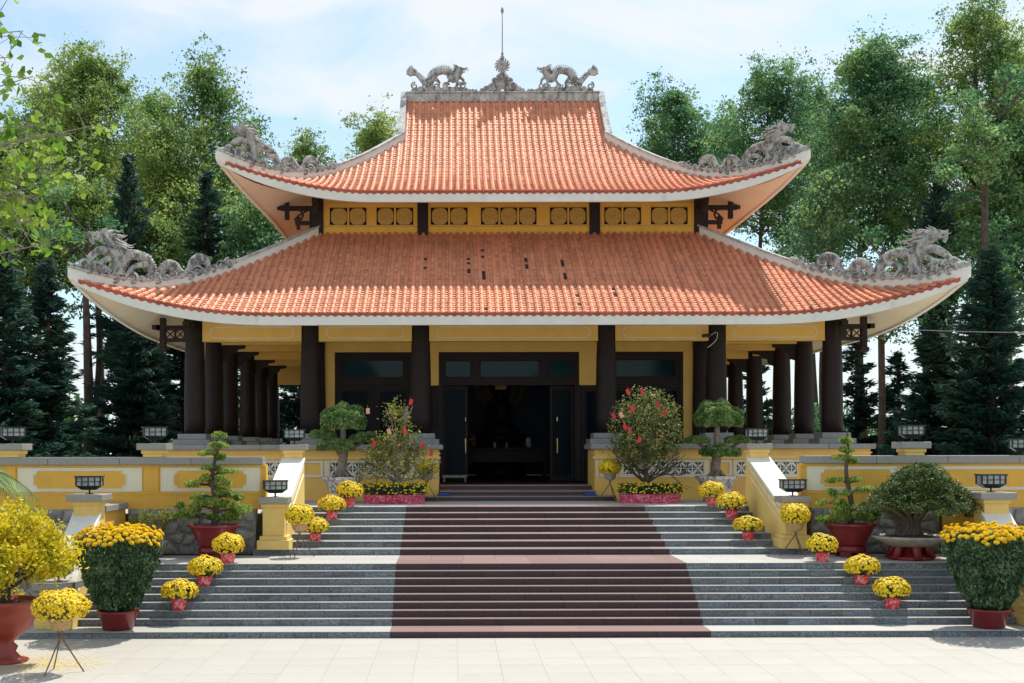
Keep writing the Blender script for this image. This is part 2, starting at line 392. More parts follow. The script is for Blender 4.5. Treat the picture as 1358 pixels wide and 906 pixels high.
# landing tiles between the flights
ld = struct('landing')
b = MB(); b.box(-16, 16, 28.5, 31.2, -.2, 1.35-.032); b.build('landing_core', M['joint'], ld)
edges = [28.12+.902, 29.7, 30.37]
for k, (ya, yb) in enumerate(zip(edges[:-1], edges[1:])):
    x = -10.4
    while x < 10.4:
        w = .8
        for c in (-HW, HW):
            if x < c-.05 < x+w: w = c-x
        if x+w > 10.4: w = 10.4-x
        if w < .02: break
        red = abs(x+w/2) < HW
        m = MB(); m.box(x+.003, x+w-.003, ya+.003, yb-.003, 1.30, 1.35); m.build('paving_tile', M['redgranite_t' if red else 'granite_t'], ld)
        x += w
# terrace in front of the temple
tr = struct('terrace')
b = MB(); b.box(-60, 60, 35.4, 140, 1.2, 2.37); b.box(-60, -6.95, 31.1, 35.4, 1.2, 2.368); b.box(6.95, 60, 31.1, 35.4, 1.2, 2.368); b.build('terrace_core', M['earth'], tr)
b = MB(); b.box(-6.4, 6.4, 35.11, 40.5, 2.36, 2.396); b.build('terrace_paving', M['granite_t'], tr)
b = MB()
for s in (-1, 1):
    b.box(min(s*6.4, s*30), max(s*6.4, s*30), 31.05, 64, 2.36, 2.392)
b.build('side_paving', M['plaza'], tr)
# three door steps
ds = struct('door_steps')
for k, (y, z) in enumerate(((37.9, 2.55), (38.5, 2.70), (39.75, 2.85))):
    hw = 3.1 if k == 0 else 2.53
    for i in range(4):
        a = -hw+i*hw/2
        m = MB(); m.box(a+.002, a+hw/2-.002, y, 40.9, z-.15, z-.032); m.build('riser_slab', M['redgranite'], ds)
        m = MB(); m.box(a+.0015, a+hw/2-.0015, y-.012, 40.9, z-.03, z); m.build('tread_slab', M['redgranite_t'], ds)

# ------------------------------------------------------------------ lamps
def make_lamp():
    t = thing('garden_lamp', 'black metal floodlight', 'lamp', (0, 0, 0))
    w, d, h = .60, .34, .20
    b = MB(); b.tube([(0, 0, 0), (0, 0, .12)], .022, 8); b.cbox(0, 0, 0, .16, .12, .015); b.build('lamp_post', M['blackmetal'], t)
    b = MB(); z0 = .10
    b.hexa([(-.16, -.1, z0), (.16, -.1, z0), (.16, .1, z0), (-.16, .1, z0), (-w/2, -d/2, z0+.1), (w/2, -d/2, z0+.1), (w/2, d/2, z0+.1), (-w/2, d/2, z0+.1)])
    z1 = z0+.1
    for x in (-w/2, w/2-.035):
        for y in (-d/2, d/2-.035): b.box(x, x+.035, y, y+.035, z1, z1+h)
    for x in (-w*.25, 0, w*.25): b.box(x-.012, x+.012, -d/2, -d/2+.02, z1, z1+h)
    b.box(-w/2-.02, w/2+.02, -d/2-.02, d/2+.02, z1+h, z1+h+.035)
    b.box(-w/2, w/2, -d/2, -d/2+.02, z1+h*.45, z1+h*.52)
    b.build('lamp_housing', M['blackmetal'], t)
    b = MB(); b.box(-w/2+.02, w/2-.02, -d/2+.022, d/2-.022, z1, z1+h-.002); b.build('lamp_glass', M['lens'], t)
    return t
lamp0 = None
def lamp(x, y, z, label, rz=0):
    global lamp0
    if lamp0 is None:
        lamp0 = make_lamp(); lamp0.location = (x, y, z); lamp0['label'] = label; lamp0['group'] = 'garden floodlights on the pillars'; lamp0.rotation_euler = (0, 0, rz)
        return
    copy_tree(lamp0, (x, y, z), label, rz)

# ------------------------------------------------------------------ pillars, balustrades, retaining walls
def pillar(parent, x, y, z0, z1, w, cw, base=True, ch=.16):
    b = MB()
    if base:
        b.cbox(x, y, z0, w+.26, w+.26, .24); b.cbox(x, y, z0+.24, w+.14, w+.14, .1)
        zb = z0+.34
    else: zb = z0
    b.cbox(x, y, zb, w, w, z1-ch-.1-zb); b.cbox(x, y, z1-ch-.1, w+.07, w+.07, .1)
    b.build('pillar', M['yellow'], parent, bevel=.012)
    b = MB(); b.cbox(x, y, z1-ch, cw, cw, ch); b.build('pillar_cap', M['capstone'], parent, bevel=.015)
def balustrade(s, xin, xout, ya, yb, za, zb, zfloor, label, low_pil, top_pil):
    X = lambda v: s*v
    t = thing('stair_balustrade', label, 'balustrade', (X((xin+xout)/2), (ya+yb)/2, zfloor))
    xa, xb = sorted((X(xin), X(xout)))
    b = MB(); b.prism([(ya, zfloor-.3), (yb, zfloor-.3), (yb, zb), (ya, za)], 'x', xa, xb); b.build('wall_body', M['yellow'], t)
    b = MB(); b.prism([(ya, za+.002), (yb, zb+.002), (yb, zb+.10), (ya, za+.10)], 'x', xa-.06, xb+.06); b.build('coping', M['white'], t, bevel=.01)
    # mouldings along the inner and outer faces
    for xx in (xa, xb):
        b = MB(); o = .025 if xx == xb else -.025
        x0, x1 = sorted((xx, xx+o))
        b.prism([(ya, za-.20), (yb, zb-.20), (yb, zb-.12), (ya, za-.12)], 'x', x0, x1)
        b.prism([(ya, za-.42), (yb, zb-.42), (yb, zb-.38), (ya, za-.38)], 'x', x0, x1); b.build('side_moulding', M['cream'], t)
    pillar(t, X((xin+xout)/2+.02), ya-.02, low_pil[0], low_pil[1], low_pil[2], low_pil[3])
    pillar(t, X((xin+xout)/2), yb+.18, top_pil[0], top_pil[1], top_pil[2], top_pil[3], False)
    return t
for s, nm in ((-1, 'left'), (1, 'right')):
    balustrade(s, 6.38, 6.93, 30.65, 34.0, 2.55, 3.72, 1.5, 'yellow sloping balustrade with white coping on the %s of the upper flight' % nm,
               (1.5, 2.83, .56, .76), (2.4, 4.20, .52, .74))
    balustrade(s, 10.5, 11.05, 26.25, 28.2, 1.0, 2.48, .15, 'yellow sloping balustrade with white coping on the %s of the lower flight' % nm,
               (.15, 1.16, .56, .88), (1.35, 3.0, .58, .86))
lamp(-6.67, 30.63, 2.83, 'black floodlight on the lower pillar left of the upper stairs', .25)
lamp(6.67, 30.63, 2.83, 'black floodlight on the lower pillar right of the upper stairs')
lamp(-6.65, 34.18, 4.20, 'grey floodlight on the top pillar beside the left cloud-pruned tree', .1)
lamp(6.65, 34.18, 4.20, 'grey floodlight on the top pillar beside the right cloud-pruned tree')
lamp(-10.77, 28.38, 3.0, 'black floodlight on the pillar above the golden bush on the left', .1)
lamp(10.77, 28.38, 3.0, 'black floodlight on the pillar above the far right broad chrysanthemum pot')
lamp(-10.8, 26.23, 1.16, 'black floodlight half hidden behind the golden bush', .1)

def notched(x0, x1, z0, z1, n):
    P = []
    for cx_, cz_, a0 in ((x0, z0, 0), (x1, z0, 90), (x1, z1, 180), (x0, z1, 270)):
        sx = 1 if cx_ == x0 else -1; sz = 1 if cz_ == z0 else -1
        arc = [(n*math.cos(R(a)), n*math.sin(R(a))) for a in (0, 30, 60, 90)]
        pts = [(cx_+sx*u, cz_+sz*w) for u, w in arc]
        if (cx_ == x0) == (cz_ == z0): pts = pts[::-1]
        P += pts
    return P
def pill(x0, x1, z0, z1, n=8):
    r = (z1-z0)/2; zc = (z0+z1)/2; P = []
    for i in range(n+1): a = -PI/2+PI*i/n; P.append((x1-r+r*math.cos(a), zc+r*math.sin(a)))
    for i in range(n+1): a = PI/2+PI*i/n; P.append((x0+r+r*math.cos(a), zc+r*math.sin(a)))
    return P
def rubble(parent, x0, x1, z0, z1, y, cw=.42, chh=.31, seed=3, depth=.10):
    rnd = random.Random(seed)
    nx = max(1, round((x1-x0)/cw)); nz_ = max(1, round((z1-z0)/chh)); cw = (x1-x0)/nx; ch = (z1-z0)/nz_
    bk = MB(); bk.box(x0, x1, y+.02, y+.4, z0, z1); bk.build('mortar_bed', M['mortar'], parent)
    # rows of irregular stones: row boundaries wobble
    def zb(j, x): return z0 if j == 0 else (z1 if j == nz_ else z0+j*ch+.09*math.sin(x*2.1+j*1.7+seed)+.05*math.sin(x*5.3+j*3))
    for j in range(nz_):
        x = x0; q0 = x0
        tl = 0
        while x < x1-.05:
            w = cw*rnd.uniform(.6, 1.4); xe = min(x+w, x1)
            if x1-xe < cw*.35: xe = x1
            t2 = rnd.uniform(-.08, .08) if xe < x1 else 0
            g_ = .012
            p = [(x+g_+tl, zb(j, x)+g_), (xe-g_-t2*0+0*t2, zb(j, xe)+g_), (xe-g_+t2, zb(j+1, xe)-g_), (x+g_-0, zb(j+1, x)-g_)]
            p = [(x+g_-tl, zb(j, x)+g_), (xe-g_-t2, zb(j, xe)+g_), (xe-g_+t2, zb(j+1, xe)-g_), (x+g_+tl, zb(j+1, x)-g_)]
            mid = [((p[k][0]+p[(k+1) % 4][0])/2, (p[k][1]+p[(k+1) % 4][1])/2) for k in range(4)]
            cxx = sum(q[0] for q in p)/4; czz = sum(q[1] for q in p)/4
            poly = []
            for k in range(4):
                poly.append(tuple((p[k][i]*.86+(cxx, czz)[i]*.14) for i in (0, 1))); m_ = mid[k]; poly.append(m_)
            b = MB(); n = 8; bb = len(b.v)
            for u, w_ in poly: b.v.append((u, y+.03, w_))
            dd = rnd.uniform(.3, 1)*depth
            for u, w_ in poly: b.v.append((cxx+(u-cxx)*.86, y-dd*.55, czz+(w_-czz)*.82))
            b.v.append((cxx, y-dd, czz))
            for k in range(n): b.f.append((k, (k+1) % n, n+(k+1) % n, n+k)); b.f.append((n+k, n+(k+1) % n, 2*n))
            b.build('stone', M['stone'], parent)
            x = xe; tl = t2
for s, nm in ((-1, 'left'), (1, 'right')):
    t = thing('retaining_wall', 'yellow panelled parapet on a rubble stone base, %s of the stairs' % nm, 'wall', (s*12, 30.9, 1.35))
    def span(a, b_): return tuple(sorted((s*a, s*b_)))
    a, c = span(6.93, 34)
    b = MB(); b.box(a, c, 30.78, 31.08, 2.52, 3.66); b.build('wall_body', M['ochre'], t)
    b = MB(); b.box(a, c, 30.75, 30.779, 2.52, 2.96); b.box(a, c, 30.735, 30.749, 2.90, 2.96); b.box(a, c, 30.74, 30.779, 3.60, 3.659); b.build('plinth_band', M['ochre'], t)
    a2, c2 = span(7.0, 36)
    b = MB(); xx = 7.0
    while xx < 34:
        q, w = span(xx+.004, xx+1.85-.004); m = MB(); m.box(q, w, 30.66, 31.2, 3.665, 3.865); m.build('coping_stone', M['capstone'], t, bevel=.012); xx += 1.85
    pil = [9.9, 13.6, 17.3, 21.0, 24.7]
    prev = 7.08
    for pc in pil:
        q, w = span(pc-.19, pc+.19); m = MB(); m.box(q, w, 30.745, 30.777, 2.965, 3.598); m.build('pilaster', M['ochre'], t)
        e0, e1 = span(prev, pc-.24)
        m = MB(); m.box(e0, e1, 30.755, 30.778, 2.97, 3.595); m.build('panel_field', M['cream'], t)
        i0, i1 = (e0+.42, e1-.42)
        if prev < 8: i0, i1 = e0+.35, e1-.35
        m = MB(); m.prism(notched(i0, i1, 3.05, 3.51, .1), 'y', 30.745, 30.754); m.build('wall_panel', M['ochre'], t)
        m = MB(); m.ring(notched(i0-.025, i1+.025, 3.025, 3.535, .1), notched(i0, i1, 3.05, 3.51, .1), 'y', 30.735, 30.754); m.build('panel_moulding', M['white'], t)
        prev = pc+.24
        if pc < 18:
            pillar(t, s*(pc-.05), 30.93, 3.866, 4.22, .5, .76, False, .17)
    # rubble base
    a, c = span(7.2, 10.5); rubble(t, a, c, 1.35, 2.52, 30.72, seed=3+s)
    a, c = span(11.1, 16.5); rubble(t, a, c, 0.6, 2.52, 30.72, cw=.55, chh=.4, seed=8+s)
    b = MB(); a, c = span(16.5, 34); b.box(a, c, 30.72, 31.1, 0, 2.518); b.build('stone_base', M['stone'], t)
    a, c = span(10.6, 16.5)
    # lower side wall beyond the staircase
    t2 = thing('side_wall', 'dark rubble stone wall with grey coping beyond the %s end of the lower stairs' % nm, 'wall', (s*14, 28.3, 0))
    a, c = span(11.1, 20); rubble(t2, a, c, 0, 1.55, 28.1, cw=.5, chh=.36, seed=20+s)
    b = MB(); b.box(a, c, 28.0, 28.6, 1.55, 1.68); b.build('coping', M['capstone'], t2, bevel=.01)
    a, c = span(10.55, 11.0)
    b = MB(); b.box(a, c, 28.72, 30.7, 1.35, 2.55); b.build('return_wall', M['ochre'], t2)
    b = MB(); b.box(a-.08, c+.08, 28.72, 30.65, 2.551, 2.70); b.build('return_coping', M['capstone'], t2, bevel=.01)
lamp(-9.85, 30.93, 4.22, 'floodlight on the parapet pillar left of the temple columns', .35)
lamp(9.85, 30.93, 4.22, 'floodlight on the parapet pillar above the wide dome bonsai', -.1)
lamp(-13.55, 30.93, 4.22, 'leftmost floodlight on the parapet, beside the palm frond', .5)
lamp(12.75, 30.93, 3.867, 'grey floodlight on the parapet coping at the far right edge', -.2)

# ------------------------------------------------------------------ temple
T = thing('temple', 'two-tiered temple hall with terracotta tile roofs, dragon ridges and dark round columns', 'temple', (0, 49.7, 2.4))
YB = 58.4; FLOOR = 2.85; YW = 44.3
b = MB()
b.box(-11.5, 11.5, 41.0, 59.0, 2.36, FLOOR-.002); b.box(-2.5, 2.5, 40.9, 41.0, 2.36, FLOOR-.004)
b.build('hall_floor', M['wood_red'], T)
# base walls with lattice, left and right of the entrance
def lattice_block_mesh():
    b = MB(); w = .19
    b.ring([(-w, -w), (w, -w), (w, w), (-w, w)], [(-w+.022, -w+.022), (w-.022, -w+.022), (w-.022, w-.022), (-w+.022, w-.022)], 'y', 0, .05)
    for a in (45, 135, 225, 315):
        c, s_ = math.cos(R(a)), math.sin(R(a)); pts = []
        for t, h in ((.03, 0), (.12, .042), (.21, .03), (.235, 0), (.21, -.03), (.12, -.042)):
            pts.append((t*c-h*s_, t*s_+h*c))
        b.prism(pts, 'y', 0, .045)
    b.prism([(.035*math.cos(R(a)), .035*math.sin(R(a))) for a in range(0, 360, 45)], 'y', 0, .05)
    for a in (0, 90, 180, 270):
        c, s_ = math.cos(R(a)), math.sin(R(a)); pts = [(t*c-h*s_, t*s_+h*c) for t, h in ((.02, -.012), (.19, -.012), (.19, .012), (.02, .012))]
        b.prism(pts, 'y', .004, .041)
    return b
LB = None
for s in (-1, 1):
    sp = lambda a, b_: tuple(sorted((s*a, s*b_)))
    w = MB()
    a, c = sp(2.56, 11.6)
    w.box(a, c, 38.95, 39.3, 2.3, 3.10)                       # foot
    # openings for the lattice: fill around them
    for (p0, p1) in ((2.56, 3.5), (6.14, 7.2), (9.75, 11.6)):
        q, e = sp(p0, p1); w.box(q, e, 38.95, 39.3, 3.10, 3.72)
    for (p0, p1) in ((3.5, 6.14), (7.2, 9.75)):
        q, e = sp(p0, p1); w.box(q, e, 38.95, 39.3, 3.10, 3.20); w.box(q, e, 38.95, 39.3, 3.63, 3.72)
        m = MB(); m.box(q+.01, e-.01, 39.2, 39.25, 3.2, 3.63); m.build('lattice_shade_sheet', M['dark'], T)  # dark sheet painted as the shade behind the lattice openings
    w.box(a, c, 38.95, 41.0, 3.72, 4.04)
    q, e = sp(2.56, 2.9); w.box(q, e, 39.3, 41.0, 2.3, 3.72)
    q, e = sp(11.25, 11.6); w.box(q, e, 39.3, 59, 2.3, 3.9)
    w.build('base_wall', M['beam'], T)
    m = MB(); q, e = sp(2.5, 11.65); m.box(q, e, 38.90, 38.948, 3.725, 3.82); m.box(q, e, 38.925, 38.948, 3.9, 3.94)
    m.build('base_moulding', M['yellow'], T)
    m = MB(); q, e = sp(2.56, 11.6)
    for (p0, p1) in ((2.6, 2.68), (3.36, 3.5), (6.14, 6.3), (7.1, 7.2)):
        q2, e2 = sp(p0, p1); m.box(q2, e2, 38.93, 38.948, 3.12, 3.70)
    for (p0, p1) in ((3.5, 6.14), (7.2, 9.75)):
        q2, e2 = sp(p0, p1); m.box(q2, e2, 38.93, 38.948, 3.12, 3.205); m.box(q2, e2, 38.93, 38.948, 3.625, 3.70)
    m.build('lattice_frame', M['cream'], T)
    for (p0, p1) in ((2.74, 3.3), (6.36, 7.04)):
        q2, e2 = sp(p0, p1); m = MB(); m.ring([(q2, 3.14), (e2, 3.14), (e2, 3.68), (q2, 3.68)], [(q2+.07, 3.21), (e2-.07, 3.21), (e2-.07, 3.61), (q2+.07, 3.61)], 'y', 38.925, 38.949)
        m.build('square_panel', M['white'], T)
    # rounded cap stones
    xs = [2.42, 4.4, 6.4, 8.4, 10.2, 11.75]
    for x0, x1 in zip(xs[:-1], xs[1:]):
        q2, e2 = sp(x0+.003, x1-.003); m = MB(); m.box(q2, e2, 38.82, 40.9, 4.041, 4.21); m.build('cap_stone', M['capgray'], T, bevel=.03)
    n = 7; bw = (6.14-3.5)/n
    for (p0, p1, n) in ((3.5, 6.14, 7), (7.2, 9.75, 7)):
        for i in range(n):
            x = s*(p0+(i+.5)*(p1-p0)/n); sc = ((p1-p0)/n)/.38
            if LB is None:
                LB = lattice_block_mesh().build('lattice_block', M['white'], T, local=True)
                LB.location = (x, 38.97-49.7, 3.415-2.4); LB.scale = (sc, 1, 1.12)
            else: inst(LB, 'lattice_block', T, (x, 38.97-49.7, 3.415-2.4), scale=(sc, 1, 1.12))

# columns
def column(x, y, zb=4.60, zt=8.75, rb=.365, rt=.28, pl=True, w=.98, wide=True):
    b = MB(); H = zt-zb
    b.lathe(x, y, [(rb*.97, zb), (rb, zb+H*.12), (rb*.985, zb+H*.35), (rb*.93, zb+H*.6), (rb*.84, zb+H*.85), (rt, zt)], 24)
    c = b.build('column', M['wood'], T, smooth=True)
    if pl:
        m = MB(); z0 = 2.86 if y > 41.5 else 4.212
        if wide: m.cbox(x, y, z0, w+.28, w+.28, 4.40-z0)
        m.cbox(x, y, 4.402 if wide else z0, w, w, 4.598-(4.402 if wide else z0))
        m.build('plinth', M['capgray'], c, bevel=.02)
    return c
YS = [41.0, 44.3, 47.3, 51.6, 55.1, 58.4]
for x in (-11, 11):
    for y in YS: column(x, y, w=.98 if y < 42 else .9)
for x in (-7, -3.2, 3.2, 7): column(x, 41.0)
for x in (-7, 7): column(x, 58.4)
for x in (-7.12, 7.12): column(x, 44.25, 2.86, 8.6, .30, .26, pl=False)
# front beams with oval moulding
def beam(x0, x1, y, z0=7.77, z1=8.75, d=.34):
    m = MB(); m.box(x0, x1, y-d/2, y+d/2, z0, z1); o = m.build('beam', M['beam'], T)
    pz0, pz1 = z0+.10, z0+.52
    m = MB(); m.ring(pill(x0+.25, x1-.25, pz0, pz1), pill(x0+.28, x1-.28, pz0+.028, pz1-.028), 'y', y-d/2-.014, y-d/2+.004)
    m.build('beam_moulding', M['white'], o)
    m = MB(); m.box(x0, x1, y-d/2-.02, y-d/2-.001, z0-.0, z0+.05); m.build('beam_edge', M['yellow'], o)
xs = [-11, -7, -3.2, 3.2, 7, 11]
for a, c in zip(xs[:-1], xs[1:]): beam(a+.30, c-.30, 41.0)
for a, c in ((-11, -7), (7, 11)): 
    m = MB(); m.box(a+.3, c-.3, 58.25, 58.55, 7.25, 8.4); m.build('beam', M['beam'], T)
for s in (-1, 1):
    for a, c in zip(YS[:-1], YS[1:]):
        m = MB(); m.box(s*11-.16, s*11+.16, a+.29, c-.29, 8.05, 8.9); m.build('side_beam', M['beam'], T)
    for y in YS[1:-1]:
        m = MB(); q, e = sorted((s*7.3, s*10.7)); m.box(q, e, y-.14, y+.14, 7.95, 8.36); m.build('tie_beam', M['beam'], T)
        # carved bracket at the column head
        for d_ in (1,):
            m = MB(); xx = s*10.72
            P = [(0, 0), (-.9, 0), (-.88, -.12), (-.62, -.16), (-.55, -.3), (-.3, -.34), (-.24, -.55), (0, -.62)]
            m.prism([(xx+s*u, 7.95+w_) for u, w_ in P], 'y', y-.06, y+.06); m.build('carved_bracket', M['wood'], T)
    m = MB(); q, e = sorted((s*11.0, s*7.1)); m.box(q, e, 41.17, 58.2, 8.40, 8.46); m.build('veranda_ceiling', M['soffit'], T)
m = MB(); m.box(-7.09, 7.09, 41.18, 44.2, 8.40, 8.46); m.build('veranda_ceiling', M['soffit'], T)
# corner brackets with crossed lattice
for s in (-1, 1):
    m = MB(); z0, z1 = 7.78, 8.36; a, c = 11.3, 12.35
    def bx(u0, u1, w0, w1, y0=40.9, y1=41.1): 
        q, e = sorted((s*u0, s*u1)); m.box(q, e, y0, y1, w0, w1)
    bx(11.2, 12.3, 8.18, 8.34); bx(11.2, 12.2, 7.78, 7.90)
    bx(12.0, 12.18, 7.55, 8.6, 40.88, 41.12); bx(12.18, 12.45, 8.2, 8.36); bx(11.28, 11.36, 7.9, 8.18); bx(11.64, 11.70, 7.9, 8.18, 40.95, 41.05)
    for (u0, u1) in ((11.36, 11.64), (11.70, 12.0)):
        for f in (0, 1):
            za, zb = (7.9, 8.18) if f else (8.18, 7.9)
            m.tube([(s*u0, 41.0, za), (s*u1, 41.0, zb)], .022, 5)
    m.box(min(s*11.95, s*12.23), max(s*11.95, s*12.23), 40.85, 41.15, 7.42, 7.55)
    m.build('corner_bracket', M['wood'], T)
    m = MB(); m.box(s*11-.1, s*11+.1, 39.6, 40.7, 8.18, 8.34); m.box(s*11-.1, s*11+.1, 39.75, 39.95, 7.7, 8.5); m.build('corner_bracket', M['wood'], T)

# hall walls
def wallbox(x0, x1, z0, z1, m='beam', y0=YW, y1=YW+.25, name='hall_wall'):
    b = MB(); b.box(x0, x1, y0, y1, z0, z1); return b.build(name, M[m], T)
wallbox(-7.1, 7.1, 7.68, 12.0)
for s in (-1, 1):
    q, e = sorted((s*6.85, s*6.5)); wallbox(q, e, 2.86, 7.678)
    q, e = sorted((s*3.64, s*2.62)); wallbox(q, e, 6.44, 7.678)
    q, e = sorted((s*7.1, s*6.853)); b = MB(); b.box(q, e, YW, 55.1, 2.86, 12.0); b.build('side_wall', M['beam'], T)
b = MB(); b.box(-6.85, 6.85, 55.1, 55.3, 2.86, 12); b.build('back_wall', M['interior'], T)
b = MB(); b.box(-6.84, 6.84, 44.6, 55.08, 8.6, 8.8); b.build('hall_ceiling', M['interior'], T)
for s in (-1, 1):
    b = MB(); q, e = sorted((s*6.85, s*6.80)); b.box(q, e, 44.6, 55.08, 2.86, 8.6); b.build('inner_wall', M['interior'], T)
def roundrect(x0, x1, z0, z1, r, n=4):
    P = []
    for cx_, cz_, a0 in ((x1-r, z0+r, -90), (x1-r, z1-r, 0), (x0+r, z1-r, 90), (x0+r, z0+r, 180)):
        for i in range(n+1): a = R(a0+90*i/n); P.append((cx_+r*math.cos(a), cz_+r*math.sin(a)))
    return P
def boards_with_panes(parent, x0, x1, z0, z1, panes, y, name, gm='glass'):
    """wooden frame x0..x1,z0..z1 with rounded glass panes (open mouldings round each)"""
    b = MB(); b.box(x0, x1, y+.03, y+.12, z0, z1)
    f = b.build(name, M['wood_red'], parent)
    b = MB()
    for (a, c, e, g_) in panes:
        b.ring([(a-.07, e-.07), (c+.07, e-.07), (c+.07, g_+.07), (a-.07, g_+.07)], [(a-.03, e-.03), (c+.03, e-.03), (c+.03, g_+.03), (a-.03, g_+.03)], 'y', y-.02, y+.029)
    b.ring([(x0, z0), (x1, z0), (x1, z1), (x0, z1)], [(x0+.09, z0+.09), (x1-.09, z0+.09), (x1-.09, z1-.09), (x0+.09, z1-.09)], 'y', y-.03, y+.029)
    b.build('frame_moulding', M['wood'], f)
    for (a, c, e, g_) in panes:
        p = MB(); p.prism(roundrect(a, c, e, g_, .09), 'y', y+.012, y+.0295); p.build('pane', M['glass' if 'transom' in name else 'doorglass'], f)
    return f
boards_with_panes(T, -2.68, 2.68, 6.44, 7.67, [(-2.36, -1.44, 6.76, 7.33), (-1.05, 1.12, 6.76, 7.33), (1.50, 2.38, 6.76, 7.33)], YW+.04, 'transom_window')
for s in (-1, 1):
    q, e = sorted((s*6.48, s*3.66)); wl, wr = q+.3, e-.3
    boards_with_panes(T, q, e, 6.44, 7.67, [(wl, wr, 6.76, 7.36)], YW+.02, 'transom_window')
    mid = (q+e)/2
    for (a, c) in ((q, mid-.01), (mid+.01, e)):
        d = boards_with_panes(T, a, c, 2.87, 6.43, [(a+.26, c-.22, 4.3, 6.22)], YW+.03, 'door')
        m = MB(); m.tube([((c if a == q else a)+(-.1 if a == q else .1), YW-.04, 4.2), ((c if a == q else a)+(-.1 if a == q else .1), YW-.04, 4.7)], .02, 6); m.build('handle', M['brass'], d)
    # glazed leaves beside the main doorway
    q, e = sorted((s*3.64, s*2.70)); boards_with_panes(T, q, e, 2.87, 6.43, [(q+.2, e-.2, 3.2, 6.2)], YW+.03, 'side_panel')
    q, e = sorted((s*2.68, s*2.45)); wallbox(q, e, 2.87, 6.438, 'wood', YW, YW+.2, 'door_jamb')
    # open glass leaf with long handle
    f = boards_with_panes(T, *sorted((s*2.44, s*1.55)), 2.87, 6.43, [(*sorted((s*2.34, s*1.64)), 3.05, 6.3)], YW+.35, 'glass_door')
    hx = s*1.72+.1
    m = MB(); m.tube([(hx, YW+.28, 3.9), (hx, YW+.28, 4.45)], .028, 8); m.tube([(hx, YW+.28, 5.1), (hx, YW+.28, 5.25)], .02, 6); m.build('handle', M['brass'], f)

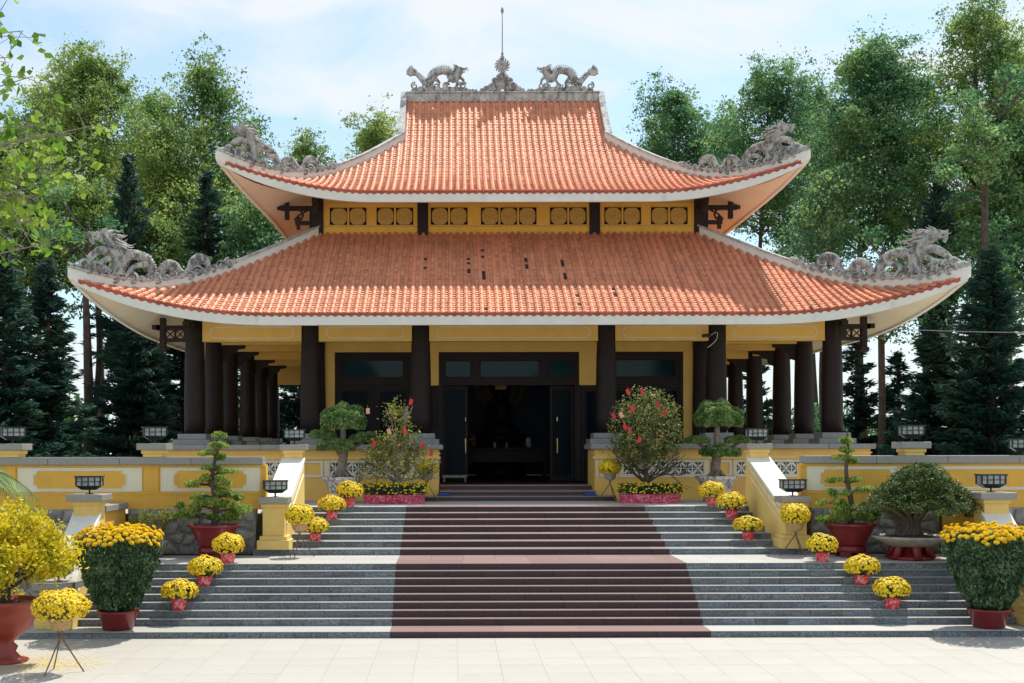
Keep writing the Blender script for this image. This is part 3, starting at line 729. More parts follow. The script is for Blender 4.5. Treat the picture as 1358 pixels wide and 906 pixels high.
# ---------------- roofs
def cfun(t, L_, p): return max(0.0, 1-t/L_)**p
class Roof: pass
def make_roof(name, A, Yf, Yb, qh, qr, z0, a1, a2, Fl, Lf, CL, CP, fas, x_gable=None, top=7.1, FlX=None):
    r = Roof(); tp0 = top; SX = (A-top)/qh; FlX = FlX or Fl
    def gz(q): return z0+a1*q+a2*q*q
    def S_(side, t, q):
        p = (A-abs(t))/SX if side in 'fb' else min(t-Yf, Yb-t)
        p_ = max(p, 0); k = cfun(p_, CL, CP)*cfun(max(q, 0), CL, CP)
        if side == 'f': return (t+math.copysign(FlX*k, t), Yf+q-Fl*k, gz(q)+Lf*k)
        if side == 'b': return (t+math.copysign(FlX*k, t), Yb-q+Fl*k, gz(q)+Lf*k)
        sy = -1 if t < (Yf+Yb)/2 else 1
        if side == 'l': return (-A+q*SX-FlX*k, t+sy*Fl*k, gz(q)+Lf*k)
        return (A-q*SX+FlX*k, t+sy*Fl*k, gz(q)+Lf*k)
    r.S = S_; r.gz = gz
    root = MB()
    ro = None
    # deck (under the tiles) + soffit, one mesh each
    deck = MB(); sof = MB()
    for side in 'fblr':
        t0, t1 = (-A, A) if side in 'fb' else (Yf, Yb)
        n = 72; mq = 10
        for i in range(n):
            ta, tb = t0+(t1-t0)*i/n, t0+(t1-t0)*(i+1)/n
            def qm(t):
                p = (A-abs(t))/SX if side in 'fb' else min(t-Yf, Yb-t)
                if side in 'fb' and qr > qh and abs(t) < tp0+1e-6: return qr
                return min(p, qh)
            for j in range(mq):
                qs = [qm(ta)*j/mq, qm(ta)*(j+1)/mq, qm(tb)*j/mq, qm(tb)*(j+1)/mq]
                P = [Vector(S_(side, ta, qs[0])), Vector(S_(side, tb, qs[2])), Vector(S_(side, tb, qs[3])), Vector(S_(side, ta, qs[1]))]
                dz = Vector((0, 0, .03))
                deck.quad(*[v-dz for v in P])
                if j < 8:
                    def so(t, q):
                        k = cfun(((A-abs(t))/SX if side in 'fb' else min(t-Yf, Yb-t)), CL, CP)*cfun(q, CL, CP); return Vector((0, 0, (fas-.012)*(1-.72*k**3)))
                    sof.quad(P[0]-so(ta, qs[0]), P[1]-so(tb, qs[2]), P[2]-so(tb, qs[3]), P[3]-so(ta, qs[1]))
    ro = deck.build(name, M['pan_tile'], T, smooth=True)
    sof.build('soffit', M['soffit'], ro, smooth=True)
    # fascia
    for side in 'fblr':
        t0, t1 = (-A, A) if side in 'fb' else (Yf, Yb); n = 72
        f = MB(); base = 0
        for i in range(n+1):
            t = t0+(t1-t0)*i/n; x, y, z = S_(side, t, 0); k = cfun(((A-abs(t))/SX if side in 'fb' else min(t-Yf, Yb-t)), CL, CP)
            o = .07
            ox, oy = {'f': (0, -o), 'b': (0, o), 'l': (-o, 0), 'r': (o, 0)}[side]
            if i in (0, n):
                sgn = -1 if i == 0 else 1
                if side in 'fb': ox = sgn*o
                else: oy = sgn*o
            zt, zb = z-.05, z-.035-fas*(1-.72*k**3)
            f.v += [(x+ox, y+oy, zt), (x+ox, y+oy, zb), (x-ox*.8, y-oy*.8, zb), (x-ox*.8, y-oy*.8, zt)]
        for i in range(n):
            for c in range(4):
                d = (c+1) % 4; f.f.append((i*4+c, i*4+d, i*4+4+d, i*4+4+c))
        f.f += [(0, 1, 2, 3), (n*4, n*4+3, n*4+2, n*4+1)]
        f.build('fascia', M['fascia'], ro, smooth=False)
    # tiles
    for side in 'flrb':
        lo, hi = (-A, A) if side in 'fb' else (Yf, Yb)
        pitch = .2545
        fl_ = (FlX if side in 'fb' else Fl)
        ext = fl_; lo0, hi0 = lo, hi; lo -= ext; hi += ext
        n = int((hi-lo)/pitch); off = ((hi-lo)-n*pitch)/2
        def inv(u):
            c0 = (lo0+hi0)/2; hw = (hi0-lo0)/2; sg = 1 if u > c0 else -1; u = abs(u-c0); a, b_ = 0.0, hw
            for _ in range(30):
                m_ = (a+b_)/2; v = m_+fl_*cfun((hw-m_)/(SX if side in 'fb' else 1), CL, CP)
                if v < u: a = m_
                else: b_ = m_
            return c0+sg*(a+b_)/2
        pans = MB(); drips = MB(); joined = MB(); mould = MB()
        for i in range(n+1):
            t = inv(lo+off+i*pitch)
            p = (A-abs(t))/SX if side in 'fb' else min(t-Yf, Yb-t)
            top = qr if (side in 'fb' and qr > qh and abs(t) < tp0) else min(p, qh)
            # cap row
            if p > .12:
                m = MB(); q = -.06; k = 0; ring = 0; prev = None
                rad = .082
                while q < top-.02:
                    qe = min(q+.36, top)
                    for qq, rr in ((q, rad), (qe, rad*.84)):
                        cpt = Vector(S_(side, t, max(qq, 0))); c2 = Vector(S_(side, t, max(qq, 0)+.05))
                        if qq < 0: cpt = cpt+(cpt-c2).normalized()*(-qq)
                        dirv = (c2-Vector(S_(side, t, max(qq, 0)))).normalized()
                        w = dirv.cross(Vector((0, 0, 1))).normalized(); u = w.cross(dirv)
                        for a in (0, 40, 90, 140, 180):
                            v = cpt+w*math.cos(R(a))*rr+u*(math.sin(R(a))*rr*1.15+.012); m.v.append(tuple(v))
                    if ring == 0: m.f.append((4, 3, 2, 1, 0))
                    for c in range(4): m.f.append((ring+c, ring+c+1, ring+6+c, ring+5+c))
                    if prev is not None:
                        for c in range(4): m.f.append((prev+5+c, prev+6+c, ring+c+1, ring+c))
                    prev = ring; ring += 10; q = qe
                if side == 'f': m.build('cap_tile_row', M['cap_tile'], ro)
                else:
                    bb = len(joined.v); joined.v += m.v; joined.f += [tuple(bb+x for x in fc) for fc in m.f]
                # round drip tile end
                e = Vector(S_(side, t, 0)); 
            # pan row between t and t+pitch
            tm = inv(lo+off+(i+.5)*pitch)
            pm = (A-abs(tm))/SX if side in 'fb' else min(tm-Yf, Yb-tm)
            topm = qr if (side in 'fb' and qr > qh and abs(tm) < tp0) else min(pm, qh)
            if pm <= .1: continue
            q = -.03; step = .168
            hwid = .075
            while q < topm:
                qe = min(q+step, topm)
                if qe-q < .02: break
                tl, trr = inv(lo+off+(i+.5)*pitch-hwid), inv(lo+off+(i+.5)*pitch+hwid)
                a = Vector(S_(side, tl, max(q, 0))); b_ = Vector(S_(side, trr, max(q, 0))); c = Vector(S_(side, trr, qe)); d = Vector(S_(side, tl, qe))
                j = random.uniform(-.004, .008)
                up = Vector((0, 0, .034+j)); dn = Vector((0, 0, -.01))
                mid0 = (a+b_)/2+Vector((0, 0, .018+j)); mid1 = (c+d)/2+Vector((0, 0, -.016))
                dst = pans
                if side == 'f' and name == 'lower_roof' and x_gable is None:
                    for (cx0, q0, q1, pr) in ((-3.05, 3.0, 4.7, .35), (-.95, 2.3, 4.9, .42), (-1.45, 3.0, 4.2, .4), (1.75, 2.5, 4.4, .5), (.55, 3.4, 4.3, .45), (3.2, 1.0, 2.0, .5), (-1.1, .2, 1.2, .25), (2.1, .3, 1.6, .3), (9.4, .05, .4, .6)):
                        if abs(tm-cx0) < .14 and q0 < q < q1 and random.random() < pr: dst = mould
                bb = len(dst.v)
                dst.v += [tuple(a+up), tuple(mid0), tuple(b_+up), tuple(c+dn), tuple(mid1), tuple(d+dn), tuple(a+dn), tuple(mid0-Vector((0, 0, .04))), tuple(b_+dn)]
                dst.f += [(bb, bb+1, bb+4, bb+5), (bb+1, bb+2, bb+3, bb+4), (bb+6, bb+7, bb+1, bb), (bb+7, bb+8, bb+2, bb+1)]
                q = qe
            # drip tile: a curved apron hanging below the pan
            if side in 'flr':
                a = Vector(S_(side, t, 0)); b_ = Vector(S_(side, inv(lo+off+(i+1)*pitch), 0)); o = {'f': Vector((0, -.078, 0)), 'l': Vector((-.078, 0, 0)), 'r': Vector((.078, 0, 0))}[side]
                bb = len(drips.v); K = 6
                for kk in range(K+1):
                    f_ = kk/K; pt = a.lerp(b_, f_)+o; dd = .015+.085*math.sin(PI*f_)
                    drips.v += [tuple(pt+Vector((0, 0, .035))), tuple(pt-Vector((0, 0, dd))), tuple(pt-o*.5+Vector((0, 0, .035)))]
                for kk in range(K):
                    c = bb+kk*3; drips.f += [(c, c+1, c+4, c+3), (c, c+3, c+5, c+2)]
        pans.build('pan_tiles', M['pan_tile'], ro, kind='stuff')
        if drips.v: drips.build('drip_tiles', M['eave_tile'], ro, kind='stuff')
        if joined.v: joined.build('cap_tiles', M['cap_tile'], ro, kind='stuff')
        if mould.v: mould.build('mouldy_tiles', M['mould_tile'], ro, kind='stuff')
    # hip ridges
    r.hip = {}
    for sx in (-1, 1):
        for sy in ('f', 'b'):
            pts = []; n = 34
            for i in range(n+1):
                q = qh*(1-i/n)
                x, y, z = S_(sy, sx*(A-q*SX), q); e = max(0, 1-q/.9)
                pts.append(Vector((x, y, z+.04*e*e)))
            d = (pts[-1]-pts[-2]); d.z = 0; d.normalize()
            pts.append(pts[-1]+d*.10+Vector((0, 0, .05))); pts.append(pts[-1]+d*.07+Vector((0, 0, .06)))
            r.hip[(sx, sy)] = pts
            dh = Vector((sx*SX, -1 if sy == 'f' else 1, 0)).normalized(); w = Vector((-dh.y, dh.x, 0))*.13
            f = MB(); f2 = MB()
            for i, p in enumerate(pts):
                tp = max(0, (i-n)/2)
                wd = w*(1-.45*tp); zb, zt = -.14+.06*tp, .25-.08*tp
                for sg, z in ((-1, zb), (1, zb), (1, zt), (-1, zt)): f.v.append(tuple(p+wd*sg+Vector((0, 0, z))))
                for sg, z in ((-1, zt+.002), (1, zt+.002), (1.0, zt+.07), (-1.0, zt+.07)): f2.v.append(tuple(p+wd*sg*1.35+Vector((0, 0, z))))
            for mm in (f, f2):
                for i in range(len(pts)-1):
                    for c in range(4): d_ = (c+1) % 4; mm.f.append((i*4+c, i*4+d_, i*4+4+d_, i*4+4+c))
                k = (len(pts)-1)*4; mm.f += [(0, 1, 2, 3), (k, k+3, k+2, k+1)]
            h = f.build('hip_ridge', M['white'], ro); f2.build('hip_coping', M['concrete'], h)
    r.ob = ro
    return r
RL = make_roof('lower_roof', 12.95, 38.1, 61.3, 6.2, 6.2, 8.40, .53, .0108, .85, 1.02, 5.8, 2.6, .33, FlX=1.02)
RU = make_roof('upper_roof', 8.95, 41.75, 57.65, 5.6, 7.95, 13.10, .338, .0454, .78, .90, 4.8, 2.3, .33, x_gable=4.05, top=4.05, FlX=1.12)

# upper roof: gables, verge and main ridge
zr = RU.gz(7.95); zg = RU.gz(5.6); XG = 4.05
for s in (-1, 1):
    b = MB(); b.prism([(47.3, zg-.2), (52.1, zg-.2), (49.7, zr)], 'x', *sorted((s*(XG-.1), s*(XG+.02)))); b.build('gable_wall', M['yellow'], RU.ob)
    b = MB()
    P = []
    for sy in ('f', 'b'):
        pts = []
        for i in range(9):
            q = 5.45+(7.95-5.45)*i/8; y = 41.75+q if sy == 'f' else 57.65-q; pts.append((y, RU.gz(q)))
        for (y0, z0), (y1, z1) in zip(pts[:-1], pts[1:]):
            b.prism([(y0, z0-.05), (y1, z1-.05), (y1, z1+.36), (y0, z0+.36)], 'x', *sorted((s*(XG-.05), s*(XG+.20))))
    b.build('verge_ridge', M['concrete'], RU.ob)
b = MB(); b.box(-4.0, 4.0, 49.55, 49.85, zr-.1, zr+.26); rdg = b.build('main_ridge', M['concrete'], RU.ob, bevel=.02)
b = MB(); b.box(-4.05, 4.05, 49.5, 49.9, zr+.262, zr+.33); b.build('ridge_coping', M['concrete'], rdg, bevel=.02)
ZR = zr+.33
# ---- dragons
def taper(n, r0, r1, r2): return [r0+(r1-r0)*min(1, 2*i/(n-1)) if i < n/2 else r1+(r2-r1)*(2*i/(n-1)-1) for i in range(n)]
def catmull(P, k=5):
    P = [Vector(p) for p in P]; Q = [P[0]]+P+[P[-1]]; o = []
    for i in range(1, len(Q)-2):
        for j in range(k):
            t = j/k; a, b_, c, d = Q[i-1], Q[i], Q[i+1], Q[i+2]
            o.append(.5*((2*b_)+(-a+c)*t+(2*a-5*b_+4*c-d)*t*t+(-a+3*b_-3*c+d)*t**3))
    o.append(P[-1]); return o
def spikes(b, pts, rad, hs, side=1, every=2, w=.5, lean=.4):
    for i in range(1, len(pts)-1, every):
        d = (pts[i+1]-pts[i-1]).normalized(); 
        n_ = Vector((-d.z, 0, d.x))*side if True else None
        yv = Vector((0, 1, 0)); base = pts[i]+n_*rad[i]*.7; tip = pts[i]+n_*(rad[i]+hs)-d*hs*lean
        l = hs*w; a = base-d*l; c = base+d*l; t = rad[i]*.5
        bb = len(b.v); b.v += [tuple(a), tuple(c), tuple(base-yv*t), tuple(base+yv*t), tuple(tip)]
        b.f += [(bb, bb+2, bb+4), (bb+2, bb+1, bb+4), (bb+1, bb+3, bb+4), (bb+3, bb, bb+4)]
def head(b, c, s, dx):
    """dragon head, facing +x*dx, size s"""
    X, Y, Z = c
    V = lambda u, v, w=0: (X+dx*u*s, Y+w*s, Z+v*s)
    b.ball(V(0, 0), (.30*s, .22*s, .24*s), 10, 7)
    b.tube([V(.1, .05), V(.35, .10), V(.62, .12), V(.74, .17)], [.19*s, .16*s, .12*s, .09*s], 8)      # snout
    b.tube([V(.05, -.12), V(.30, -.20), V(.52, -.18), V(.60, -.10)], [.13*s, .10*s, .07*s, .03*s], 7)   # jaw
    b.ball(V(.74, .22), (.10*s, .13*s, .09*s), 8, 5)
    for w in (-.14, .14):
        b.ball(V(.16, .22, w), .085*s, 8, 5)
        b.tube([V(-.05, .2, w), V(-.3, .42, w*1.5), V(-.55, .46, w*1.8), V(-.7, .58, w*1.8)], [.06*s, .05*s, .035*s, .01*s], 6)  # horn
        b.tube([V(.62, .08, w), V(.85, -.02, w*1.3), V(.95, .12, w*1.5)], [.035*s, .025*s, .01*s], 5)
        b.tube([V(.25, -.05, w), V(.3, -.07, w)], [.05*s, .05*s], 5)
        for k in range(5):
            a = R(120+k*32); b.tube([V(-.1, 0, w), V(-.1+.34*math.cos(a), .34*math.sin(a), w*1.5), V(-.18+.55*math.cos(a+.25), .55*math.sin(a+.25), w*1.4)], [.10*s, .07*s, .01*s], 5)
    for k in range(3): b.tube([V(.15-.12*k, .2), V(.05-.14*k, .38)], [.06*s, .01*s], 5)
    for k in range(3): b.tube([V(.12+.12*k, -.22), V(.02+.1*k, -.40)], [.045*s, .008*s], 5)
def curl(b, c, r, th, dx=1, turns=1.3, a0=0, y=0):
    P = []; n = 18
    for i in range(n+1):
        a = a0+dx*turns*2*PI*i/n; rr = r*(1-.78*i/n); P.append((c[0]+rr*math.cos(a), c[1]+y, c[2]+rr*math.sin(a)))
    b.tube(P, [th*(1-.4*i/n) for i in range(n+1)], 6)
def ridge_dragon(s):
    k = .01046; Y = 49.7
    def Q(zx, zy): return (s*(zx-566)*k, Y, ZR+(394-zy)*k)     # left dragon pixels, mirrored for the right (s=1 => left side negative)
    grp = MB()
    body = catmull([Q(222, 322), Q(240, 340), Q(258, 358), Q(278, 352), Q(288, 328), Q(305, 312), Q(330, 306), Q(352, 314), Q(362, 335), Q(375, 340), Q(386, 322), Q(396, 306)], 5)
    n = len(body); rad = [(.065+.10*min(1, i/(n*.35))) for i in range(n)]
    grp.tube(body, rad, 9); spikes(grp, body, rad, .10, s, 1, .45); 
    d = grp.build('dragon_body', M['dragon'], RU.ob, smooth=False); 
    d['label'] = 'grey cement dragon arching on the %s end of the main ridge, tail raised' % ('left' if s > 0 else 'right')
    h = MB(); head(h, Q(394, 305), .42, s); h.build('dragon_head', M['dragon'], d)
    t = MB()      # flame-shaped tail
    for a in range(-60, 61, 24):
        aa = R(150+a*.62); c = Vector(Q(215, 315)); tip = c+Vector((s*math.cos(aa)*.36, 0, math.sin(aa)*.36)); m_ = c+Vector((s*math.cos(aa+.25)*.2, .02, math.sin(aa+.25)*.2))
        t.tube([c, m_, tip], [.09, .085, .012], 6)
    t.ball(Q(212, 313), (.16, .1, .16), 9, 6); t.build('dragon_tail', M['dragon'], d)
    for (zx, zy, tx, ty) in ((372, 335, 385, 372), (352, 330, 340, 365), (262, 362, 250, 385), (300, 340, 312, 372), (392, 330, 412, 362)):
        t = MB(); t.tube([Q(zx, zy), ((Vector(Q(zx, zy))+Vector(Q(tx, ty)))/2+Vector((s*.08, -.05, 0))), Q(tx, ty)], [.085, .06, .04], 6)
        for e in (-.07, 0, .07): t.tube([Q(tx, ty), Vector(Q(tx, ty))+Vector((e, -.1, -.05))], [.03, .01], 4)
        t.build('dragon_leg', M['dragon'], d)
    t = MB(); rn = random.Random(3)
    for zx in range(212, 424, 13):
        r_b = rn.uniform(.10, .17); t.ball((Q(zx, 0)[0], Y+rn.uniform(-.08, .08), ZR+r_b*.6), (r_b, .13, r_b*1.05), 8, 6)
    for zx in (215, 262, 300, 340, 392, 410): curl(t, Q(zx, 372), .15, .045, s, 1.3, rn.uniform(0, 3), -.14)
    t.build('cloud_scroll', M['dragon'], d)
for s in (1, -1): ridge_dragon(s)
# centre ornament: cloud base, flaming sun disc, spire
b = MB(); Y = 49.7; rn = random.Random(5)
for (u, v, r1) in ((-.68, .12, .17), (-.45, .2, .2), (-.25, .35, .2), (.68, .12, .17), (.45, .2, .2), (.25, .35, .2), (0, .5, .24), (-.12, .62, .16), (.12, .62, .16), (-.9, .08, .1), (.9, .08, .1), (0, .32, .2), (-.12, .42, .2), (.12, .42, .2), (-.22, .14, .16), (.22, .14, .16), (0, .74, .12), (-.35, .5, .12), (.35, .5, .12)):
    b.ball((u*.95, Y, ZR+v), (r1, .14, r1), 10, 7)
for sg in (-1, 1):
    curl(b, (sg*.42, Y-.15, ZR+.2), .17, .05, sg); curl(b, (sg*.16, Y-.17, ZR+.56), .13, .04, -sg); curl(b, (sg*.62, Y-.12, ZR+.1), .1, .035, sg)
    for k in range(9): b.ball((sg*(1.1+k*.13), Y, ZR+.04), (.08, .1, .09+.03*rn.random()), 8, 5)
cl = b.build('cloud_pedestal', M['dragon'], rdg)
b = MB(); c = (0, Y, ZR+1.12)
b.ball(c, (.21, .12, .21), 16, 9)
for k in range(14):
    a = 2*PI*k/14; b.tube([(c[0]+.19*math.cos(a), Y, c[2]+.19*math.sin(a)), (c[0]+.27*math.cos(a+.1), Y, c[2]+.27*math.sin(a+.1)), (c[0]+.34*math.cos(a+.32), Y, c[2]+.34*math.sin(a+.32))], [.055, .04, .01], 5)
b.build('sun_disc', M['dragon'], rdg)
b = MB(); b.lathe(0, Y, [(.07, ZR+1.38), (.09, ZR+1.46), (.04, ZR+1.55), (.055, ZR+1.62), (.024, ZR+1.70), (.018, ZR+3.2), (.02, ZR+3.28), (.06, ZR+3.36), (.07, ZR+3.43), (.035, ZR+3.52), (.004, ZR+3.62)], 10)
b.build('lightning_spire', M['steel'], rdg, smooth=True)

def hip_dragon(roof, sx, sc, dn):
    hp = roof.hip[(sx, 'f')]; xs_ = [abs(p.x) for p in hp]; xt = xs_[-1]; k = .002913*sc
    BU = [(-400, 420), (-200, 545), (0, 600), (200, 640), (500, 690), (800, 700), (1000, 660), (1150, 560), (1250, 470)]
    def base(u):
        for (u0, v0), (u1, v1) in zip(BU[:-1], BU[1:]):
            if u <= u1: return v0+(v1-v0)*(u-u0)/(u1-u0)
        return BU[-1][1]
    def Q(u, v, yo=0, z0=.28):
        ax = xt-(1262-u)*k; j = 0
        while j < len(xs_)-2 and xs_[j+1] < ax: j += 1
        f = (ax-xs_[j])/max(1e-6, xs_[j+1]-xs_[j]); f = min(max(f, 0), 1)
        p = hp[j].lerp(hp[j+1], f)
        return Vector((sx*ax, p.y, p.z+z0+(base(u)-v)*k))+Vector((sx, 1, 0)).normalized()*yo
    rn = random.Random(9 if sx > 0 else 14)
    def piece(name, path, r0, r1, sp=0, side=-1, n=4, yo=0, sides=9, every=1):
        pts = catmull([Q(u+rn.uniform(-6, 6), v+rn.uniform(-5, 5), yo) for u, v in path], n); m = len(pts)
        rad = [(r0+(r1-r0)*i/(m-1))*sc for i in range(m)]
        b = MB(); b.tube(pts, rad, sides)
        if sp: spikes(b, pts, rad, sp*sc, side*sx, every, .42)
        # rows of scales as shallow rings
        for i in range(1, m-1):
            d_ = (pts[i+1]-pts[i-1]).normalized(); b.tube([pts[i]-d_*.018, pts[i]+d_*.018], [rad[i]*1.10, rad[i]*1.02], sides)
        return b
    b = piece('', [(20, 560), (40, 470), (110, 430), (170, 470), (200, 560), (245, 625), (295, 590), (330, 520), (390, 495), (440, 540), (480, 635), (535, 665), (545, 560), (590, 465), (675, 415), (760, 435), (810, 520), (850, 610), (900, 660)], .085, .17, .10)
    d = b.build('dragon_body', M['dragon'], roof.ob); d['label'] = 'weathered dragon coiling along the %s %s corner ridge' % ('right' if sx > 0 else 'left', dn)
    b = piece('', [(850, 660), (835, 560), (850, 440), (890, 340), (950, 270), (1000, 235)], .20, .15, .12, -1, 4, -.03); b.build('dragon_neck', M['dragon'], d)
    b = piece('', [(880, 420), (970, 385), (1050, 405), (1110, 460), (1150, 540)], .15, .09, .05, -1, 4, -.04); b.build('dragon_shoulder', M['dragon'], d)
    b = MB(); head(b, Q(1005, 225, -.03), .46*sc, sx)
    for i in range(5): b.tube([Q(1090, 170+i*14, -.05), Q(1060+i*4, 290+i*2, -.08)], [.05*sc, .03*sc], 5)
    b.build('dragon_head', M['dragon'], d)
    b = MB()
    for i in range(26):       # mane and beard streaming back from the head
        f = i/25; u0, v0 = 960-60*f+rn.uniform(-15, 15), 190+170*f; l = rn.uniform(110, 220); yo = rn.uniform(-.14, .1)
        a_ = rn.uniform(-.25, .35)+.3*f
        b.tube(catmull([Q(u0, v0, yo), Q(u0-l*.45, v0+l*.45*math.sin(a_)-12, yo*1.3), Q(u0-l*.8, v0+l*.8*math.sin(a_)+8, yo*1.3), Q(u0-l, v0+l*math.sin(a_)-16, yo)], 3), [(.055-.0055*q)*sc+.004 for q in range(10)], 5)
    b.build('dragon_mane', M['dragon'], d)
    b = MB()                  # fan of the curled tail
    for i in range(13):
        a_ = R(-30+i*19); c = Q(90, 505, rn.uniform(-.08, .05)); l = 90
        b.tube([c, Q(90+l*.6*math.cos(a_), 505-l*.6*math.sin(a_), -.05), Q(90+l*math.cos(a_+.35), 505-l*math.sin(a_+.35), -.05)], [.06*sc, .05*sc, .012], 5)
    b.build('dragon_tail', M['dragon'], d)
    for pth in ([(600, 520), (690, 545), (750, 600), (790, 670)], [(760, 600), (700, 640), (660, 690)], [(930, 470), (1000, 520), (1070, 500), (1120, 545)], [(960, 560), (1010, 600), (1080, 590)], [(380, 540), (370, 610), (400, 660)]):
        b = piece('', pth, .11, .05, .05, 1, 3, -.08, 7); c = Q(pth[-1][0], pth[-1][1], -.1)
        for e in (-.1, 0, .1): b.tube([c, c+Vector((sx*(.07+e), -.05, -.06))], [.04*sc, .008], 4)
        b.build('dragon_leg', M['dragon'], d)
    b = MB(); u = -230        # scrolling clouds along the foot
    while u < 1190:
        r_b = rn.uniform(.08, .15)*sc*(1.2 if u > 850 else .9); b.ball(tuple(Q(u, base(u)-rn.uniform(5, 35)*(1.4 if u > 850 else .6), rn.uniform(-.06, .06), .26)), (r_b*1.15, .12*sc, r_b), 8, 6); u += 38
    for u in range(-160, 1180, 75): curl(b, Q(u, base(u)-rn.uniform(15, 50), -.15, .22), rn.uniform(.11, .2)*sc, .04*sc, sx*(1 if rn.random() > .5 else -1), 1.4, rn.uniform(0, 6))
    for i in range(5): curl(b, Q(930+55*i, base(930+55*i)-70, -.12), .16*sc, .05*sc, -sx, 1.3, rn.uniform(0, 5))
    b.tube([Q(1130, 520), Q(1180, 480), Q(1240, 460), Q(1275, 440)], [.10*sc, .09*sc, .07*sc, .02], 7)
    b.tube([Q(1230, 470), Q(1150, 440), Q(1140, 425)], [.05*sc, .035*sc, .01], 6)
    b.build('cloud_scroll', M['dragon'], d)
for sx in (-1, 1):
    hip_dragon(RL, sx, 1.0, 'lower'); hip_dragon(RU, sx, .86, 'upper')

# ---- clerestory between the roofs
ZC0, ZC1 = 12.0, 13.62
b = MB(); b.box(-7.1, 7.1, YW+.10, YW+.3, ZC0, ZC1); b.build('clerestory_wall', M['dark'], T)  # dark face stands for the recess shade behind the medallions
for s in (-1, 1):
    b = MB(); q, e = sorted((s*7.1, s*6.9)); b.box(q, e, YW+.3, 55.1, ZC0, ZC1); b.build('clerestory_side', M['yellow'], T)
b = MB(); b.box(-6.9, 6.9, 55.0, 55.1, ZC0, ZC1); b.build('clerestory_back', M['yellow'], T)
posts = [-7.1, -3.2, 3.2, 7.1]
for x in posts:
    b = MB(); b.box(x-.19, x+.19, YW-.16, YW+.099, 12.0, 13.6); b.build('clerestory_post', M['wood'], T)
def medallion():
    b = MB(); P = []
    for i in range(64):
        a = 2*PI*i/64; c4 = math.cos(4*a); r_m = .285*(1+.055*(1 if c4 > .15 else (-1 if c4 < -.55 else 0)))
        r_m = .292-.013*math.tanh(4*c4)
        P.append((r_m*math.cos(a), r_m*math.sin(a)))
    b.prism(P, 'y', .02, .07)
    b.ring(P, [(x*.9, z*.9) for x, z in P], 'y', 0, .025)
    for k in range(-2, 3):
        h = math.sqrt(max(0, .235**2-(k*.085)**2)); b.box(k*.085-.010, k*.085+.010, .008, .022, -h, h); b.box(-h, h, .0085, .0215, k*.085-.010, k*.085+.010)
    b.tube([(.07*math.cos(a*PI/6), .005, .07*math.sin(a*PI/6)) for a in range(13)], .014, 5)
    return b
MD = None
ZM = 12.735
def screen(x0, x1, groups):
    """groups: list of (centre x, count)"""
    f = MB(); w = .665; zt, zb = ZM+.34, ZM-.34
    f.box(x0, x1, YW-.08, YW+.098, zt, 13.6); f.box(x0, x1, YW-.08, YW+.098, 12.02, zb)
    cur = x0
    cells = []
    for cx_, n in groups:
        a = cx_-n*.35; 
        f.box(cur, a, YW-.078, YW+.096, zb, zt)
        for i in range(n):
            cells.append(a+.35+i*.70-.0)
            if i: f.box(a+i*.7-.035, a+i*.7+.035, YW-.05, YW+.094, zb, zt)
        cur = a+n*.7
    f.box(cur, x1, YW-.078, YW+.096, zb, zt)
    fo = f.build('clerestory_frame', M['ochre'], T)
    m = MB(); m.box(x0, x1, YW-.10, YW-.081, zt+.14, zt+.18); m.box(x0, x1, YW-.095, YW-.081, zb-.06, zb-.02)
    for (a, n) in groups: m.ring([(a-n*.35-.0, zb), (a+n*.35, zb), (a+n*.35, zt), (a-n*.35, zt)], [(a-n*.35+.02, zb+.02), (a+n*.35-.02, zb+.02), (a+n*.35-.02, zt-.02), (a-n*.35+.02, zt-.02)], 'y', YW-.09, YW-.079)
    m.build('frame_moulding', M['medal'], fo)
    global MD
    for cx_ in cells:
        loc = (cx_, YW-.05-49.7, ZM-2.4)
        if MD is None: MD = medallion().build('medallion', M['medal'], T, local=True); MD.location = loc
        else: inst(MD, 'medallion', T, loc, scale=(1.06, 1, 1.1))
    MD.scale = (1.06, 1, 1.1)
screen(-6.9, -3.4, [(-5.98, 2), (-4.24, 2)])
screen(-3.0, 3.0, [(-2.22, 2), (0, 3), (2.22, 2)])
screen(3.4, 6.9, [(4.24, 2), (5.98, 2)])
for s in (-1, 1):
    m = MB()
    def bx(u0, u1, w0, w1, y0, y1): q, e = sorted((s*u0, s*u1)); m.box(q, e, y0, y1, w0, w1)
    yb = YW-.05
    bx(7.2, 8.5, 12.95, 13.12, yb-.08, yb+.08); bx(8.18, 8.34, 12.62, 13.45, yb-.1, yb+.1); bx(8.5, 8.62, 12.98, 13.09, yb-.05, yb+.05)
    bx(7.2, 7.95, 12.42, 12.56, yb-.07, yb+.07); bx(7.78, 7.9, 12.25, 12.72, yb-.09, yb+.09); bx(7.3, 7.42, 12.3, 12.95, yb-.06, yb+.06)
    m.tube([(s*7.95, yb, 12.56), (s*7.72, yb, 12.64), (s*7.66, yb, 12.78), (s*7.75, yb, 12.95)], .04, 6)
    m.tube([(s*7.5, yb, 12.95), (s*7.8, yb, 12.8), (s*8.0, yb, 12.6)], .03, 6)
    m.build('eave_bracket', M['wood'], T)
    m = MB(); m.box(s*7.1-.08, s*7.1+.08, 42.9, 44.1, 12.95, 13.12); m.box(s*7.1-.1, s*7.1+.1, 43.15, 43.3, 12.65, 13.4); m.build('eave_bracket', M['wood'], T)

